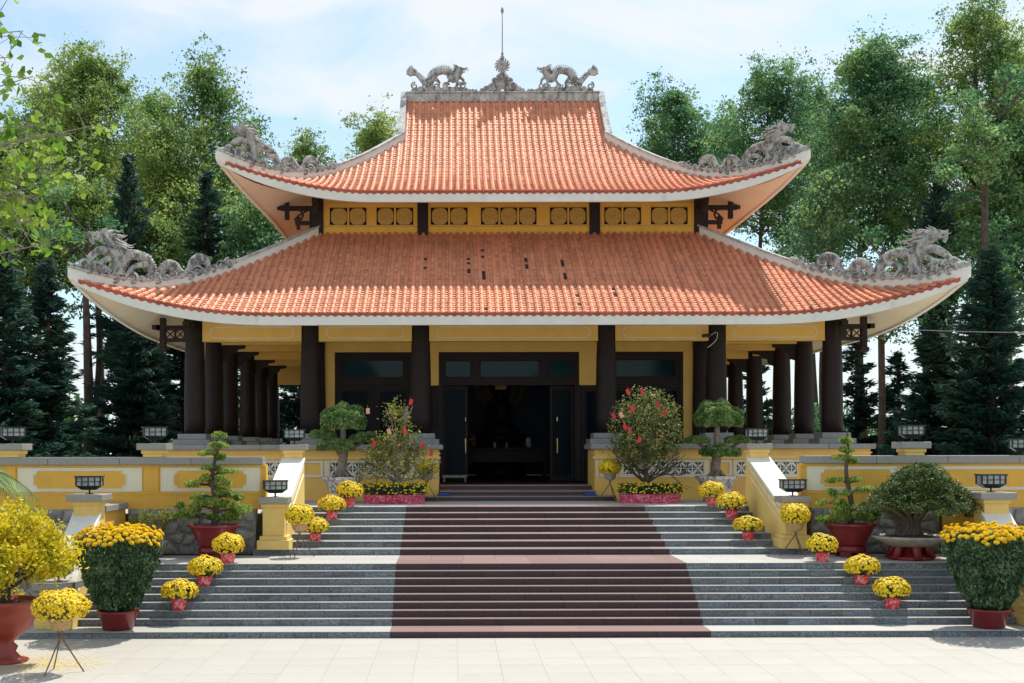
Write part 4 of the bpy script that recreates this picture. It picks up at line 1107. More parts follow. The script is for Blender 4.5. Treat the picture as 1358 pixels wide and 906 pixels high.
# ---- inside the hall
A_ = thing('altar', 'dark wooden altar table inside the hall, under the gilded halo', 'altar', (-.2, 50.6, 2.85))
b = MB(); b.box(-2.4, 2.0, 50.0, 51.2, 4.0, 4.12); b.build('altar_top', M['wood'], A_)
b = MB(); b.box(-2.2, 1.8, 50.05, 50.12, 3.5, 3.98); b.build('altar_apron', M['wood_red'], A_)
for x in (-2.2, 1.8):
    for y in (50.15, 51.05): m = MB(); m.cbox(x, y, 2.86, .14, .14, 1.14); m.build('leg', M['wood'], A_)
st = thing('seated_statue', 'dark seated statue in front of the gilded halo, seen through the main door', 'statue', (PX(664, 52.5), 52.5, 2.85))
sx0 = PX(664, 52.5)
b = MB(); b.lathe(sx0, 52.5, [(1.1, 2.86), (1.15, 3.1), (.9, 3.3), (.95, 4.3), (1.15, 4.5), (1.1, 4.7)], 20); b.build('pedestal', M['wood_red'], st, smooth=True)
b = MB(); b.lathe(sx0, 52.5, [(.85, 4.7), (.9, 4.85), (.62, 5.1), (.42, 5.4), (.46, 5.75), (.5, 5.95), (.36, 6.1), (.14, 6.2), (.13, 6.27), (.2, 6.35), (.23, 6.5), (.2, 6.66), (.1, 6.76), (.08, 6.84), (.01, 6.88)], 20, 1, .7)
b.build('figure', M['wood'], st, smooth=True)
hl = thing('halo', 'concentric gilded arcs of the halo behind the statue', 'halo', (sx0, 53.2, 5.2))
for r0 in (.62, .72, .82, .95, 1.03, 1.13):
    b = MB(); cz = PZ(508, 53.2)
    b.tube([(sx0+r0*math.sin(R(a)), 53.2, cz+r0*math.cos(R(a))*1.15) for a in range(-150, 151, 10)], .022, 6); b.build('halo_ring', M['gold'], hl, smooth=True)
b = MB(); b.prism([(sx0-.22, cz-.35), (sx0+.22, cz-.35), (sx0+.28, cz-.15), (sx0, cz+.05), (sx0-.28, cz-.15)], 'y', 52.2, 52.25); b.build('gilded_crest', M['gold'], hl)
rn = random.Random(2)
vase = None
for k, (px, lab, h) in enumerate(((628, 'dark vase at the left end of the altar', .5), (656, 'pale bowl in the middle of the altar', .22), (672, 'pale cup beside the altar bowl', .2), (701, 'pale incense urn on the right of the altar', .42))):
    D = 50.4; x = PX(px, D); b = MB(); b.lathe(x, D, [(.09*h*2, 4.12), (.16*h*2, 4.12+h*.3), (.12*h*2, 4.12+h*.8), (.15*h*2, 4.12+h)], 12)
    tag(b.build('vase', M['mosaic'] if k else M['redpot'], smooth=True), lab, 'vase', 'vessels on the altar')
for k, (px, D, lab) in enumerate(((608, 47.5, 'leafy potted plant in the dark just inside the door, left side'), (748, 47.5, 'leafy potted plant in the dark just inside the door, right side'))):
    x = PX(px, D); t = thing('potted_plant', lab, 'plant', (x, D, 2.85))
    b = MB(); b.lathe(x, D, [(.2, 2.86), (.32, 3.3), (.34, 3.35)], 14); b.build('pot', M['redpot'], t, smooth=True)
    quads_mesh('foliage', leafquads(ballpts(500, (x, D, 4.2), (.7, .5, 1.0), .2), .22, .3), M['l_con'], t)
for s, px in ((-1, 589), (1, 782)):
    x = PX(px, 38.2); b = MB(); b.box(x-.22, x+.22, 38.0, 38.44, 2.556, 2.60); b.box(x-.15, x+.18, 38.05, 38.4, 2.60, 2.63)
    tag(b.build('folded_mat', M['bluemat'], bevel=.015), 'blue folded mat on the door step at its %s end' % ('left' if s < 0 else 'right'), 'mat')
x = PX(603, 44.0); b = MB(); b.box(x-.45, x+.45, 43.9, 44.2, 3.0, 3.10); b.box(x-.42, x-.36, 43.95, 44.15, 2.851, 3.0); b.box(x+.36, x+.42, 43.95, 44.15, 2.851, 3.0)
tag(b.build('low_bench', M['graypot']), 'low grey bench on the floor just inside the left of the doorway', 'bench')
# small fittings
b = MB(); x = PX(941, 40.75); z = PZ(446, 40.75)
c_ = thing('security_camera', 'small black security camera under the eave on the fourth front column', 'camera', (x, 40.6, z))
b.tube([(x-.28, 40.5, z-.03), (x, 40.6, z)], .06, 10); b.build('camera_body', M['blackmetal'], c_)
b = MB(); b.tube([(x, 40.6, z), (x+.22, 40.7, z+.12)], .025, 6); b.build('camera_arm', M['steel'], c_)
b = MB(); b.tube(catmull([(x+.25, 40.6, z+.1), (x+.2, 40.55, z-.15), (x+.0, 40.55, z-.35), (x-.1, 40.6, z-.42)], 4), .012, 5); b.build('cable', M['whiteplastic'], c_)
for px, lab in ((370, 'round white ceiling light under the left veranda'), (970, 'round white ceiling light under the right veranda')):
    x = PX(px, 43); b = MB(); b.lathe(x, 43, [(.04, 8.22), (.13, 8.26), (.17, 8.33), (.17, 8.399)], 14); tag(b.build('ceiling_light', M['whiteplastic'], smooth=True), lab, 'light', 'veranda ceiling lights')

# ------------------------------------------------------------------ plants: builders
def flower_mesh(pts, nrm, size, cone=.45, n=6):
    """small faceted flower heads"""
    b = MB(); rnd = random.Random(len(pts))
    for p, nn in zip(pts, nrm):
        nn = Vector(nn).normalized(); u = nn.orthogonal().normalized(); w = nn.cross(u); r = size*rnd.uniform(.75, 1.2); p = Vector(p); a0 = rnd.random()*6
        k = len(b.v); b.v.append(tuple(p+nn*r*cone))
        for i in range(n):
            a = a0+2*PI*i/n; b.v.append(tuple(p+(u*math.cos(a)+w*math.sin(a))*r*(1 if i % 2 else .8)+nn*r*.05))
        b.v.append(tuple(p-nn*r*.6))
        for i in range(n): j = (i+1) % n; b.f.append((k, k+1+i, k+1+j)); b.f.append((k+n+1, k+1+j, k+1+i))
    return b
def dome(n, rx, rz, seed, lowcut=-.55, open_=0):
    rnd = random.Random(seed); P = []; NN = []
    k = 0
    while len(P) < n:
        v = Vector((rnd.gauss(0, 1), rnd.gauss(0, 1), rnd.gauss(0, 1))).normalized()
        if v.z < lowcut or (v.z < -.1 and rnd.random() < .45): continue
        f = rnd.uniform(.92, 1.05)*(1+.05*math.sin(v.x*7+seed)+.05*math.sin(v.y*6))
        P.append(Vector((v.x*rx*f, v.y*rx*f, v.z*rz*f))); NN.append(Vector((v.x, v.y, v.z*1.2)))
    return P, NN
def wrap_pot(b, r0, r1, h, n=26, seed=1, jit=.012):
    rnd = random.Random(seed); prof = 6; base = len(b.v)
    for k in range(prof):
        f = k/(prof-1)
        for i in range(n):
            a = 2*PI*i/n; r = (r0+(r1-r0)*f)+rnd.uniform(-jit, jit)*(1+2*(k == prof-1)); b.v.append((r*math.cos(a), r*math.sin(a), h*f+(rnd.uniform(-.02, .02) if k == prof-1 else 0)))
    for k in range(prof-1):
        for i in range(n): j = (i+1) % n; b.f.append((base+k*n+i, base+k*n+j, base+(k+1)*n+j, base+(k+1)*n+i))
    b.f.append(tuple(base+i for i in range(n))[::-1])
def mum_pot(label, loc, rx=.385, rz=.25, seed=1, zc=.42):
    t = thing('potted_chrysanthemum', label, 'flower pot', loc, 'small chrysanthemum pots in red foil on the steps')
    b = MB(); wrap_pot(b, .135, .175, .25, seed=seed); b.build('foil_wrap', M['foil'], t, local=True)
    b = MB(); b.lathe(0, 0, [(.14, .2), (.15, .22)], 12); 
    rn_ = random.Random(seed)
    for i in range(16):
        a = rn_.random()*6.3; rr = rn_.uniform(.3, 1); b.tube([(0.05*math.cos(a), .05*math.sin(a), .2), (rx*.5*rr*math.cos(a), rx*.5*rr*math.sin(a), zc), (rx*.8*rr*math.cos(a), rx*.8*rr*math.sin(a), zc+rz*.3)], .008, 4)
    b.build('stems', M['l_mum'], t, local=True)
    C = ballpts(520, (0, 0, zc), (rx*.93, rx*.93, rz*.9), .75)
    o = quads_mesh('leaves', leafquads(C, .062, .55), M['l_mum']); o.parent = t
    P, NN = dome(620, rx, rz, seed)
    P = [p+Vector((0, 0, zc)) for p in P]
    flower_mesh(P, NN, .034).build('flower_heads', M['yflower'], t, local=True, kind='stuff')
    return t
m1 = m2 = m3 = None
spots = [(237, 3, 'lowest potted chrysanthemum on the left of the lower flight'), (271, 6, 'middle potted chrysanthemum on the left of the lower flight'),
         (302, 9, 'potted chrysanthemum on the landing beside the left big red bonsai pot'), (418, 11, 'lowest potted chrysanthemum on the left of the upper flight'),
         (440, 14, 'middle potted chrysanthemum on the left of the upper flight'), (463, 16, 'topmost left potted chrysanthemum, beside the oval flower bed'),
         (1183, 3, 'lowest potted chrysanthemum on the right of the lower flight'), (1142, 6, 'middle potted chrysanthemum on the right of the lower flight'),
         (1090, 9, 'potted chrysanthemum on the landing in front of the right big red bonsai pot'), (992, 11, 'lowest potted chrysanthemum on the right of the upper flight'),
         (970, 14, 'middle potted chrysanthemum on the right of the upper flight'), (944, 16, 'topmost right potted chrysanthemum, beside the mosaic pot')]
protos = []
for k, (px, i, lab) in enumerate(spots):
    y = FY[i]+.19 if i < 10 and i != 9 else FY[i]+.25
    x = PX(px, y); z = i*r_
    if k < 3: protos.append(mum_pot(lab, (x, y, z), seed=k+1, rx=.385-.01*k, rz=.25+.012*k))
    else: copy_tree(protos[k % 3], (x, y, z), lab, rz=k*1.7, scale=[1, 1, 1, .9, .97, 1.04, 1.03, .98, .95, .93, 1.06, 1.0][k])
# chrysanthemums on crossed bamboo stands
def cross_stand(label, loc, H, sp=.38, n=3, rz=0.3):
    t = thing('bamboo_stand', label, 'plant stand', loc, 'crossed bamboo plant stands')
    for i in range(n):
        a = rz+2*PI*i/n; c, s_ = math.cos(a), math.sin(a)
        b = MB(); b.tube([(c*sp, s_*sp, 0), (-c*sp*.62, -s_*sp*.62, H)], .014, 6); b.build('leg', M['bamboo'], t, local=True)
    return t
def stand_pot(label, loc, rx, rz, seed, potm='tanpot', hz=.2):
    t = thing('potted_chrysanthemum', label, 'flower pot', loc, 'chrysanthemums raised on bamboo stands')
    b = MB(); b.lathe(0, 0, [(.13, 0), (.17, .05), (.21, hz), (.225, hz+.02), (.2, hz+.02), (.18, hz-.03)], 18); b.build('pot', M[potm], t, smooth=True, local=True)
    zc = hz+rz*.75
    o = quads_mesh('leaves', leafquads(ballpts(700, (0, 0, zc), (rx*.93, rx*.93, rz*.9), .7), .06, .55), M['l_mum']); o.parent = t
    P, NN = dome(950, rx, rz, seed, -.7); P = [p+Vector((0, 0, zc)) for p in P]
    flower_mesh(P, NN, .033).build('flower_heads', M['yflower'], t, local=True, kind='stuff')
    return t
def stand_set(px, Y, z, H, rx, rz, pos, potm='tanpot', seed=1, rzz=.3, sp=.38):
    x = PX(px, Y)
    cross_stand('crossed bamboo stand carrying the chrysanthemum '+pos, (x, Y, z), H, sp=sp, rz=rzz)
    stand_pot('round yellow chrysanthemum raised on a bamboo stand '+pos, (x, Y, z+H*.72), rx, rz, seed, potm)
stand_set(397, 29.85, 1.35, .90, .36, .27, 'beside the left upper newel', seed=4)
stand_set(1055, 29.9, 1.35, .88, .37, .27, 'beside the right upper newel', seed=5, rzz=.9)
stand_set(80, 21.6, 0.0, 1.08, .49, .30, 'beside the golden bush on the plaza', seed=6, rzz=.1, sp=.42)
stand_set(566, 37.3, 2.4, .95, .33, .22, 'left of the temple door', 'graypot', 7)
stand_set(809, 37.3, 2.4, .95, .34, .24, 'right of the temple door', 'graypot', 8, .8)

def bed(px, Y, label):
    x = PX(px, Y); t = thing('flower_bed', label, 'flower bed', (x, Y, 2.4))
    ob = t; rx, ry = .98, .42
    b = MB(); rnd = random.Random(int(px)); n = 70; base = 0; prof = 8
    for k in range(prof):
        for i in range(n):
            a = 2*PI*i/n; j = rnd.uniform(-.018, .018); b.v.append(((rx*.93+j+.03*k/7)*math.cos(a), (ry*.93+j+.03*k/7)*math.sin(a), .27*k/(prof-1)+(rnd.uniform(-.015, .015) if k == prof-1 else 0)))
    for k in range(prof-1):
        for i in range(n): j = (i+1) % n; b.f.append((k*n+i, k*n+j, (k+1)*n+j, (k+1)*n+i))
    b.f.append(tuple((prof-1)*n+i for i in range(n)))
    b.build('foil_wrap', M['foilbed'], t, local=True)
    C = RG.uniform(-1, 1, (5200, 3)); C = C[(C[:, 0]**2+C[:, 1]**2) < 1]; C[:, 0] *= rx*1.02; C[:, 1] *= ry*1.05; C[:, 2] = .30+.15*(C[:, 2]+1)
    o = quads_mesh('leaves', leafquads(C, .07, .55), M['l_mum']); o.parent = t
    P = []; NN = []
    for i in range(420):
        a = rnd.random()*2*PI; rr = math.sqrt(rnd.random()); zz = .58+rnd.uniform(-.03, .05); 
        if rnd.random() < .42: rr = 1.03; zz = rnd.uniform(.30, .58)
        P.append(Vector((rx*1.02*rr*math.cos(a), ry*1.05*rr*math.sin(a), zz))); NN.append(Vector((math.cos(a)*rr*.6, math.sin(a)*rr*.6-.2, .9)))
    flower_mesh(P, NN, .036).build('flower_heads', M['yflower'], t, local=True, kind='stuff')
    return t
bed(523, 36.4, 'oval bed of yellow chrysanthemums in pink foil left of the steps')
bed(862, 36.4, 'oval bed of yellow chrysanthemums in pink foil right of the steps')

def grow(mb, p, d, L_, r, depth, tips, rnd, spread=.6, up=.15, segs=3, sub=(2, 3), taper_=.62, wob=.15, mids=None):
    pts = [p]; rad = [r]; q = Vector(p); d = Vector(d).normalized()
    for i in range(segs):
        d = (d+Vector((rnd.gauss(0, wob), rnd.gauss(0, wob), rnd.gauss(0, wob)+up*.3))).normalized(); q = q+d*L_/segs; pts.append(q.copy()); rad.append(r*(1-(1-taper_)*(i+1)/segs))
        if mids is not None and depth <= 1: mids.append(q.copy())
    mb.tube(pts, rad, 6 if depth > 1 else 4)
    if depth == 0: tips.append(q); return
    for k in range(rnd.randint(*sub)):
        a = rnd.random()*2*PI; u = d.orthogonal().normalized(); w = d.cross(u)
        nd = (d+(u*math.cos(a)+w*math.sin(a))*spread*rnd.uniform(.6, 1.3)+Vector((0, 0, up))).normalized()
        grow(mb, q, nd, L_*rnd.uniform(.65, .85), r*taper_, depth-1, tips, rnd, spread, up, segs, sub, taper_, wob, mids)

# apricot trees in the oval beds, hung with red envelopes
def mai_tree(px, Y, Hh, label, seed, envs, side):
    x = PX(px, Y); t = thing('apricot_tree', label, 'tree', (x, Y, 2.9)); rnd = random.Random(seed)
    tr_ = MB(); tips = []; mids = []
    z0 = 2.65
    stem = [Vector((x, Y, z0)), Vector((x+.02, Y, z0+.45)), Vector((x-.02, Y, z0+.75))]
    tr_.tube(stem, [.12, .09, .075], 8)
    for i in range(15):
        a = 2*PI*i/15+rnd.uniform(-.2, .2); zz = z0+.3+rnd.uniform(0, .45); el = rnd.uniform(.35, 1.1)
        grow(tr_, Vector((x, Y, zz)), (math.cos(a)*math.cos(el), math.sin(a)*math.cos(el), math.sin(el)), .62, .035, 2, tips, rnd, .55, .18, mids=mids)
    for i in range(3): grow(tr_, stem[-1], (rnd.uniform(-.15, .15), rnd.uniform(-.15, .15), 1), .85, .06, 2, tips, rnd, .35, .4, mids=mids)
    tr_.build('trunk', M['barkpale'] if side < 0 else M['bark'], t)
    def inside(p):
        h = (p[2]-z0-.4)/(Hh-.4)
        if side < 0: w = 1.15*(1-max(0, h)**1.25)*.95+.12 if h < .58 else .34*(1.1-h)/.4+.1
        else: w = 1.16*math.sqrt(max(0, 1-((h-.56)/.46)**2))
        return h < 1.0 and math.hypot(p[0]-x, p[1]-Y) < w and h > (.02 if side < 0 else .16)
    C = []
    for p in tips+mids:
        if inside(p):
            for _ in range(9): C.append((p.x+rnd.gauss(0, .10), p.y+rnd.gauss(0, .10), p.z+rnd.gauss(0, .10)))
    n_extra = 3600 if side > 0 else 900
    while n_extra:
        p = (x+rnd.uniform(-1.2, 1.2), Y+rnd.uniform(-1.2, 1.2), z0+.3+rnd.uniform(0, Hh))
        n_extra -= 1
        if inside(p):
            for _ in range(4): C.append((p[0]+rnd.gauss(0, .06), p[1]+rnd.gauss(0, .06), p[2]+rnd.gauss(0, .06)))
    quads_mesh('leaves', leafquads(np.array(C), .085, .55), M['l_mai' if side < 0 else 'l_maidark'], t)
    sel = np.array(C)[RG.choice(len(C), min(len(C), 170 if side < 0 else 70))]
    flower_mesh([Vector(v) for v in sel], [Vector((rnd.gauss(0, 1), -1, rnd.gauss(0, 1))) for v in sel], .032, .3, 5).build('blossoms', M['yflower'], t, kind='stuff')
    for (ex, ey, col, lab) in envs:
        e = MB(); w, h = (.052, .085)
        w2 = rnd.uniform(-.5, .5); yy = Y-1.0*rnd.uniform(.7, 1)
        X, Z = PX(ex, yy), PZ(ey, yy)
        c, s_ = math.cos(w2), math.sin(w2)
        e.hexa([(X+(u*c-v*s_), yy+d_, Z+(u*s_+v*c)) for d_ in (0, .012) for u, v in ((-w, -h), (w, -h), (w, h), (-w, h))])
        e.tube([(X, yy+.006, Z+h*.9), (X-.02, yy+.006, Z+h+.10)], .004, 4)
        tag(e.build('red_envelope', M[col]), lab, 'envelope', 'lucky money envelopes hung in the apricot trees')
mai_tree(527, 36.5, 3.15, 'thin spiky apricot tree with pale trunk in the left oval bed', 4, [
    (545, 533, 'envelope', 'red envelope at the upper right edge of the left apricot tree'), (488, 545, 'envelope_p', 'pink and gold envelope at the upper left of the left apricot tree'),
    (516, 572, 'envelope_p', 'pale pink envelope in the middle of the left apricot tree'), (537, 572, 'envelope', 'red envelope right of the middle of the left apricot tree'),
    (496, 588, 'envelope', 'red envelope low on the left of the left apricot tree'), (560, 591, 'envelope', 'orange red envelope low on the right of the left apricot tree'),
    (572, 601, 'envelope', 'lowest red envelope at the right edge of the left apricot tree')], -1)
mai_tree(857, 36.5, 3.3, 'dense rounded apricot tree hung with red envelopes in the right oval bed', 9, [
    (833, 520, 'envelope', 'red envelope near the top left of the right apricot tree'), (852, 520, 'envelope', 'red envelope near the top of the right apricot tree'),
    (872, 537, 'envelope', 'orange red envelope high on the right of the right apricot tree'), (881, 548, 'envelope', 'red envelope at the right shoulder of the right apricot tree'),
    (839, 543, 'envelope', 'small red envelope above the centre of the right apricot tree'), (814, 552, 'envelope', 'red envelope at the left edge of the right apricot tree'),
    (824, 551, 'envelope_p', 'pale envelope beside the left edge envelope of the right apricot tree'), (829, 567, 'envelope', 'large red envelope left of centre in the right apricot tree'),
    (835, 571, 'envelope', 'red envelope just below the large one in the right apricot tree'), (848, 584, 'envelope', 'lowest red envelope in the middle of the right apricot tree'),
    (877, 581, 'envelope', 'red envelope low on the right of the right apricot tree')], 1)

# cloud-pruned trees in mosaic pots
def leafpad(C, c, r, n, size, flat=False):
    C.append((c, r, n, size))
def pads_mesh(name, pads, m, t, shell=.82):
    V = []
    for c, r, n, size in pads:
        p = ballpts(n, (0, 0, 0), (1, 1, 1), shell); p = p[(p[:, 2] > -.42)]
        f = 1+.09*np.sin(p[:, 0]*9+c[0]*3)+.07*np.sin(p[:, 1]*11+p[:, 2]*8)
        p = p*f[:, None]*np.array(r)[None]+np.array(c)[None]
        V.append(leafquads(p, size, .6))
    return quads_mesh(name, np.concatenate(V), m, t)
def cloud_tree(px, Y, label, pads, sgn, potlab=None):
    x = PX(px, Y); t = thing('cloud_pruned_tree', label, 'bonsai', (x, Y, 2.4))
    pot = MB(); zt = PZ(632, Y)
    pot.lathe(x, Y, [(.40, 2.4), (.42, 2.5), (.34, 2.55), (.38, 2.62), (.52, zt-.22), (.58, zt-.12), (.64, zt-.10), (.66, zt), (.56, zt), (.53, zt-.06)], 24)
    pot.build('pot', M['mosaic'], t, smooth=False)
    b = MB(); b.lathe(x, Y, [(.54, zt-.09), (.3, zt-.02), (.02, zt)], 18); b.build('soil', M['soil'], t)
    b = MB(); w = Vector
    b.tube(catmull([w((x, Y, zt-.08)), w((x-.02, Y, zt+.35)), w((x+.06, Y, zt+.8)), w((x+.02, Y, zt+1.15)), w((x+.03, Y, zt+1.55))], 4), [.20]+[.17-.006*i for i in range(16)], 9)
    for i in range(6):
        a = i*1.05+.3; b.tube([(x+.1*math.cos(a), Y+.1*math.sin(a), zt+.15), (x+.24*math.cos(a), Y+.24*math.sin(a), zt+.02), (x+.38*math.cos(a), Y+.38*math.sin(a), zt-.03)], [.07, .055, .02], 6)
    P = []
    for (cx_, cy_, rx, rz, dy) in pads:
        c = (PX(cx_, Y), Y+dy, PZ(cy_, Y)); 
        b.tube(catmull([w((x+.03, Y, min(zt+1.2, c[2]-.15))), w(((x+c[0])/2, Y+dy/2, c[2]-.25)), w((c[0], c[1], c[2]-rz*.3))], 4), [.07]*5+[.05]*4, 6)
        P.append((c, (rx, rx*.85, rz), int(9000*rx*rx+2500), .068))
        # smaller lumps on the pad
    b.build('trunk', M['barkpale'], t, smooth=True)
    for p in P: pads_mesh('leaf_pad', [p, (p[0], (p[1][0]*.86, p[1][1]*.86, p[1][2]*.8), 1300, .13)], M['l_bonsai'], t, .88)
cloud_tree(454, 36.9, 'cloud-pruned tree with a domed crown in a mosaic pot left of the steps', [(457, 559, .72, .56, 0), (427, 577, .42, .17, 0), (484, 582, .46, .22, .1), (446, 592, .62, .25, -.1)], -1)
cloud_tree(950, 36.9, 'cloud-pruned tree with a domed crown in a mosaic pot right of the steps', [(951, 556, .74, .56, 0), (924, 585, .42, .14, 0), (982, 585, .48, .15, .05), (953, 601, .61, .26, -.1)], 1)

# juniper bonsai in big red pots
def red_pot(t, x, Y, z0, rtop, H):
    b = MB(); b.lathe(x, Y, [(rtop*.50, z0+.27), (rtop*.56, z0+.30), (rtop*.62, z0+H*.45), (rtop*.82, z0+H*.75), (rtop*.96, z0+H*.93), (rtop*1.04, z0+H*.94), (rtop*1.05, z0+H), (rtop*.94, z0+H), (rtop*.9, z0+H*.9)], 32); b.build('pot', M['redpot'], t, smooth=True)
    b = MB(); b.lathe(x, Y, [(rtop*.62, z0+.12), (rtop*.66, z0+.18), (rtop*.60, z0+.26), (rtop*.5, z0+.30)], 28)
    for i in range(4):
        a = PI/4+i*PI/2; b.cbox(x+rtop*.48*math.cos(a), Y+rtop*.48*math.sin(a), z0, .22, .22, .14)
    b.build('pot_stand', M['redpot'], t)
    b = MB(); b.lathe(x, Y, [(rtop*.93, z0+H*.93), (rtop*.5, z0+H*.98), (.02, z0+H*1.0)], 24); b.build('soil', M['soil'], t)
def juniper(px, Y, label, tiers, lean, seed, n=620):
    x = PX(px, Y); z0 = 1.35; t = thing('juniper_bonsai', label, 'bonsai', (x, Y, z0)); red_pot(t, x, Y, z0, .62, .83)
    rnd = random.Random(seed); b = MB(); zt = z0+.8; ztop = PZ(572, Y)
    axis = lambda f: Vector((x+lean*f+.05*math.sin(f*9), Y+.04*math.cos(f*8), zt+(ztop-zt)*f))
    b.tube([axis(i/14) for i in range(15)], [.075*(1-i/16)+.012 for i in range(15)], 8)
    V = []
    for (cx_, cy_, w, h) in tiers:
        c = Vector((PX(cx_, Y), Y+rnd.uniform(-.15, .1), PZ(cy_, Y))); f = min(max((c.z-zt)/(ztop-zt)-.04, .02), .97)
        a0 = axis(f); b.tube([a0, (a0+c)/2+Vector((0, 0, .03)), c], [.035, .028, .015], 5)
        for k in range(max(3, int(w*9))):
            cc = c+Vector((rnd.uniform(-w, w)*.8, rnd.uniform(-w, w)*.5, rnd.uniform(-h, h)*.5)); b.tube([(a0+c)/2, cc], [.015, .006], 4)
            P = ballpts(int(n*.35), tuple(cc), (max(.16, w*.42), .18, h*.95), .2); V.append(leafquads(P, .092, .36, axis=np.tile(np.array([[0, -.2, 1.0]]), (len(P), 1)), axis_w=.45))
    b.build('trunk', M['bark'], t); quads_mesh('foliage', np.concatenate(V), M['l_juniper'], t)
juniper(283, 29.7, 'layered juniper bonsai in a big red pot left of the stairs', [(289, 576, .22, .07), (283, 589, .2, .06), (296, 592, .2, .07), (276, 600, .16, .06), (291, 606, .25, .06), (272, 621, .3, .07), (300, 625, .22, .06),
    (284, 633, .32, .08), (266, 641, .35, .09), (303, 640, .33, .09), (286, 650, .40, .09), (262, 656, .42, .10), (308, 656, .40, .10), (275, 664, .45, .11), (303, 668, .42, .11), (250, 670, .34, .11), (318, 674, .32, .10), (262, 680, .45, .11), (290, 682, .5, .12), (246, 684, .28, .09), (312, 686, .34, .09)], .05, 3)
juniper(1128, 29.7, 'sparse upright juniper bonsai in a big red pot right of the stairs', [(1121, 585, .14, .07), (1127, 597, .18, .06), (1116, 606, .18, .06), (1130, 613, .12, .05), (1108, 637, .26, .06), (1138, 637, .25, .06),
    (1112, 655, .28, .08), (1142, 650, .25, .07), (1100, 668, .3, .09), (1128, 672, .32, .10), (1146, 674, .25, .10), (1105, 686, .38, .12), (1140, 688, .38, .12), (1122, 682, .45, .14), (1096, 690, .25, .08), (1152, 686, .26, .09)], -.12, 5, 520)
# small bonsai at left, grey pot
Y = 29.9; x = PX(205, Y); t = thing('small_bonsai', 'small airy bonsai in a pale grey bowl behind the left tall chrysanthemum', 'bonsai', (x, Y, 1.35))
b = MB(); b.lathe(x, Y, [(.16, 1.35), (.20, 1.42), (.34, 1.72), (.37, 1.76), (.33, 1.76)], 18); b.build('pot', M['graypot'], t, smooth=True)
b = MB(); tips = []; mids = []; rn = random.Random(3)
for i in range(6): grow(b, Vector((x, Y, 1.72)), (rn.uniform(-1, .6), rn.uniform(-.5, .5), .8), .36, .04, 2, tips, rn, .6, .1, mids=mids)
b.build('trunk', M['barkpale'], t)
C = np.array([tuple(q+Vector((rn.gauss(0, .07), rn.gauss(0, .07), rn.gauss(0, .06)))) for q in tips+mids for _ in range(16)]); quads_mesh('foliage', leafquads(C, .055, .5), M['l_mai'], t)

# wide dome bonsai in a shallow dish, right
Y = 28.95; x = PX(1207, Y); z0 = 1.35; t = thing('dome_bonsai', 'wide dome-shaped bonsai with dense crown in a shallow grey dish on a red stand', 'bonsai', (x, Y, z0))
b = MB(); zd = PZ(714, Y); b.lathe(x, Y, [(.5, zd-.20), (.70, zd-.10), (.86, zd-.02), (.90, zd+.02), (.86, zd+.05), (.80, zd+.01)], 32); b.build('dish', M['graypot'], t, smooth=True)
b = MB()
for i in range(6):
    a = i*PI/3+.5; cx_, cy_ = x+.34*math.cos(a), Y+.34*math.sin(a); b.tube([(cx_, cy_, zd-.1), (cx_*1+.06*math.cos(a), cy_+.06*math.sin(a), zd-.28), (cx_+.18*math.cos(a), cy_+.18*math.sin(a), z0+.02)], [.16, .11, .10], 8)
b.lathe(x, Y, [(.52, z0), (.54, z0+.06), (.34, z0+.10), (.3, zd-.15)], 20); b.build('pot_stand', M['redpot'], t, smooth=True)
b = MB(); b.lathe(x, Y, [(.80, zd), (.4, zd+.06), (.02, zd+.08)], 24); b.build('soil', M['soil'], t)
b = MB(); rn = random.Random(8)
for i in range(26):
    a = rn.random()*6.28; rr = rn.uniform(.05, .42); e = rn.uniform(.5, 1.15)
    b.tube(catmull([(x+rr*math.cos(a), Y+rr*math.sin(a)*.7, zd), (x+rr*.7*math.cos(a+.5), Y+rr*.5*math.sin(a+.5), zd+.4), (x+e*math.cos(a), Y+e*.8*math.sin(a), zd+.85+rn.uniform(0, .3))], 3), [.09, .085, .08, .07, .06, .05, .03], 6)
b.build('trunk', M['bark'], t)
pads = []; zb = PZ(685, Y)
for i in range(78):
    f = (i/77)**.80; a = i*2.4; R_ = 1.38*(1-f)**.95+.05; zz = zb+f*(PZ(622, Y)-zb)
    c = (PX(1222, Y)+R_*math.cos(a)*.93, Y+R_*math.sin(a)*.8, zz+rn.uniform(-.05, .05)); rr = rn.uniform(.17, .36)
    pads.append((c, (rr*1.25, rr, rr*.62), 560, .058))
pads.append(((PX(1222, Y), Y, zb+.32), (.95, .8, .36), 3000, .07))
pads_mesh('foliage', pads, M['l_ficus'], t, .75)

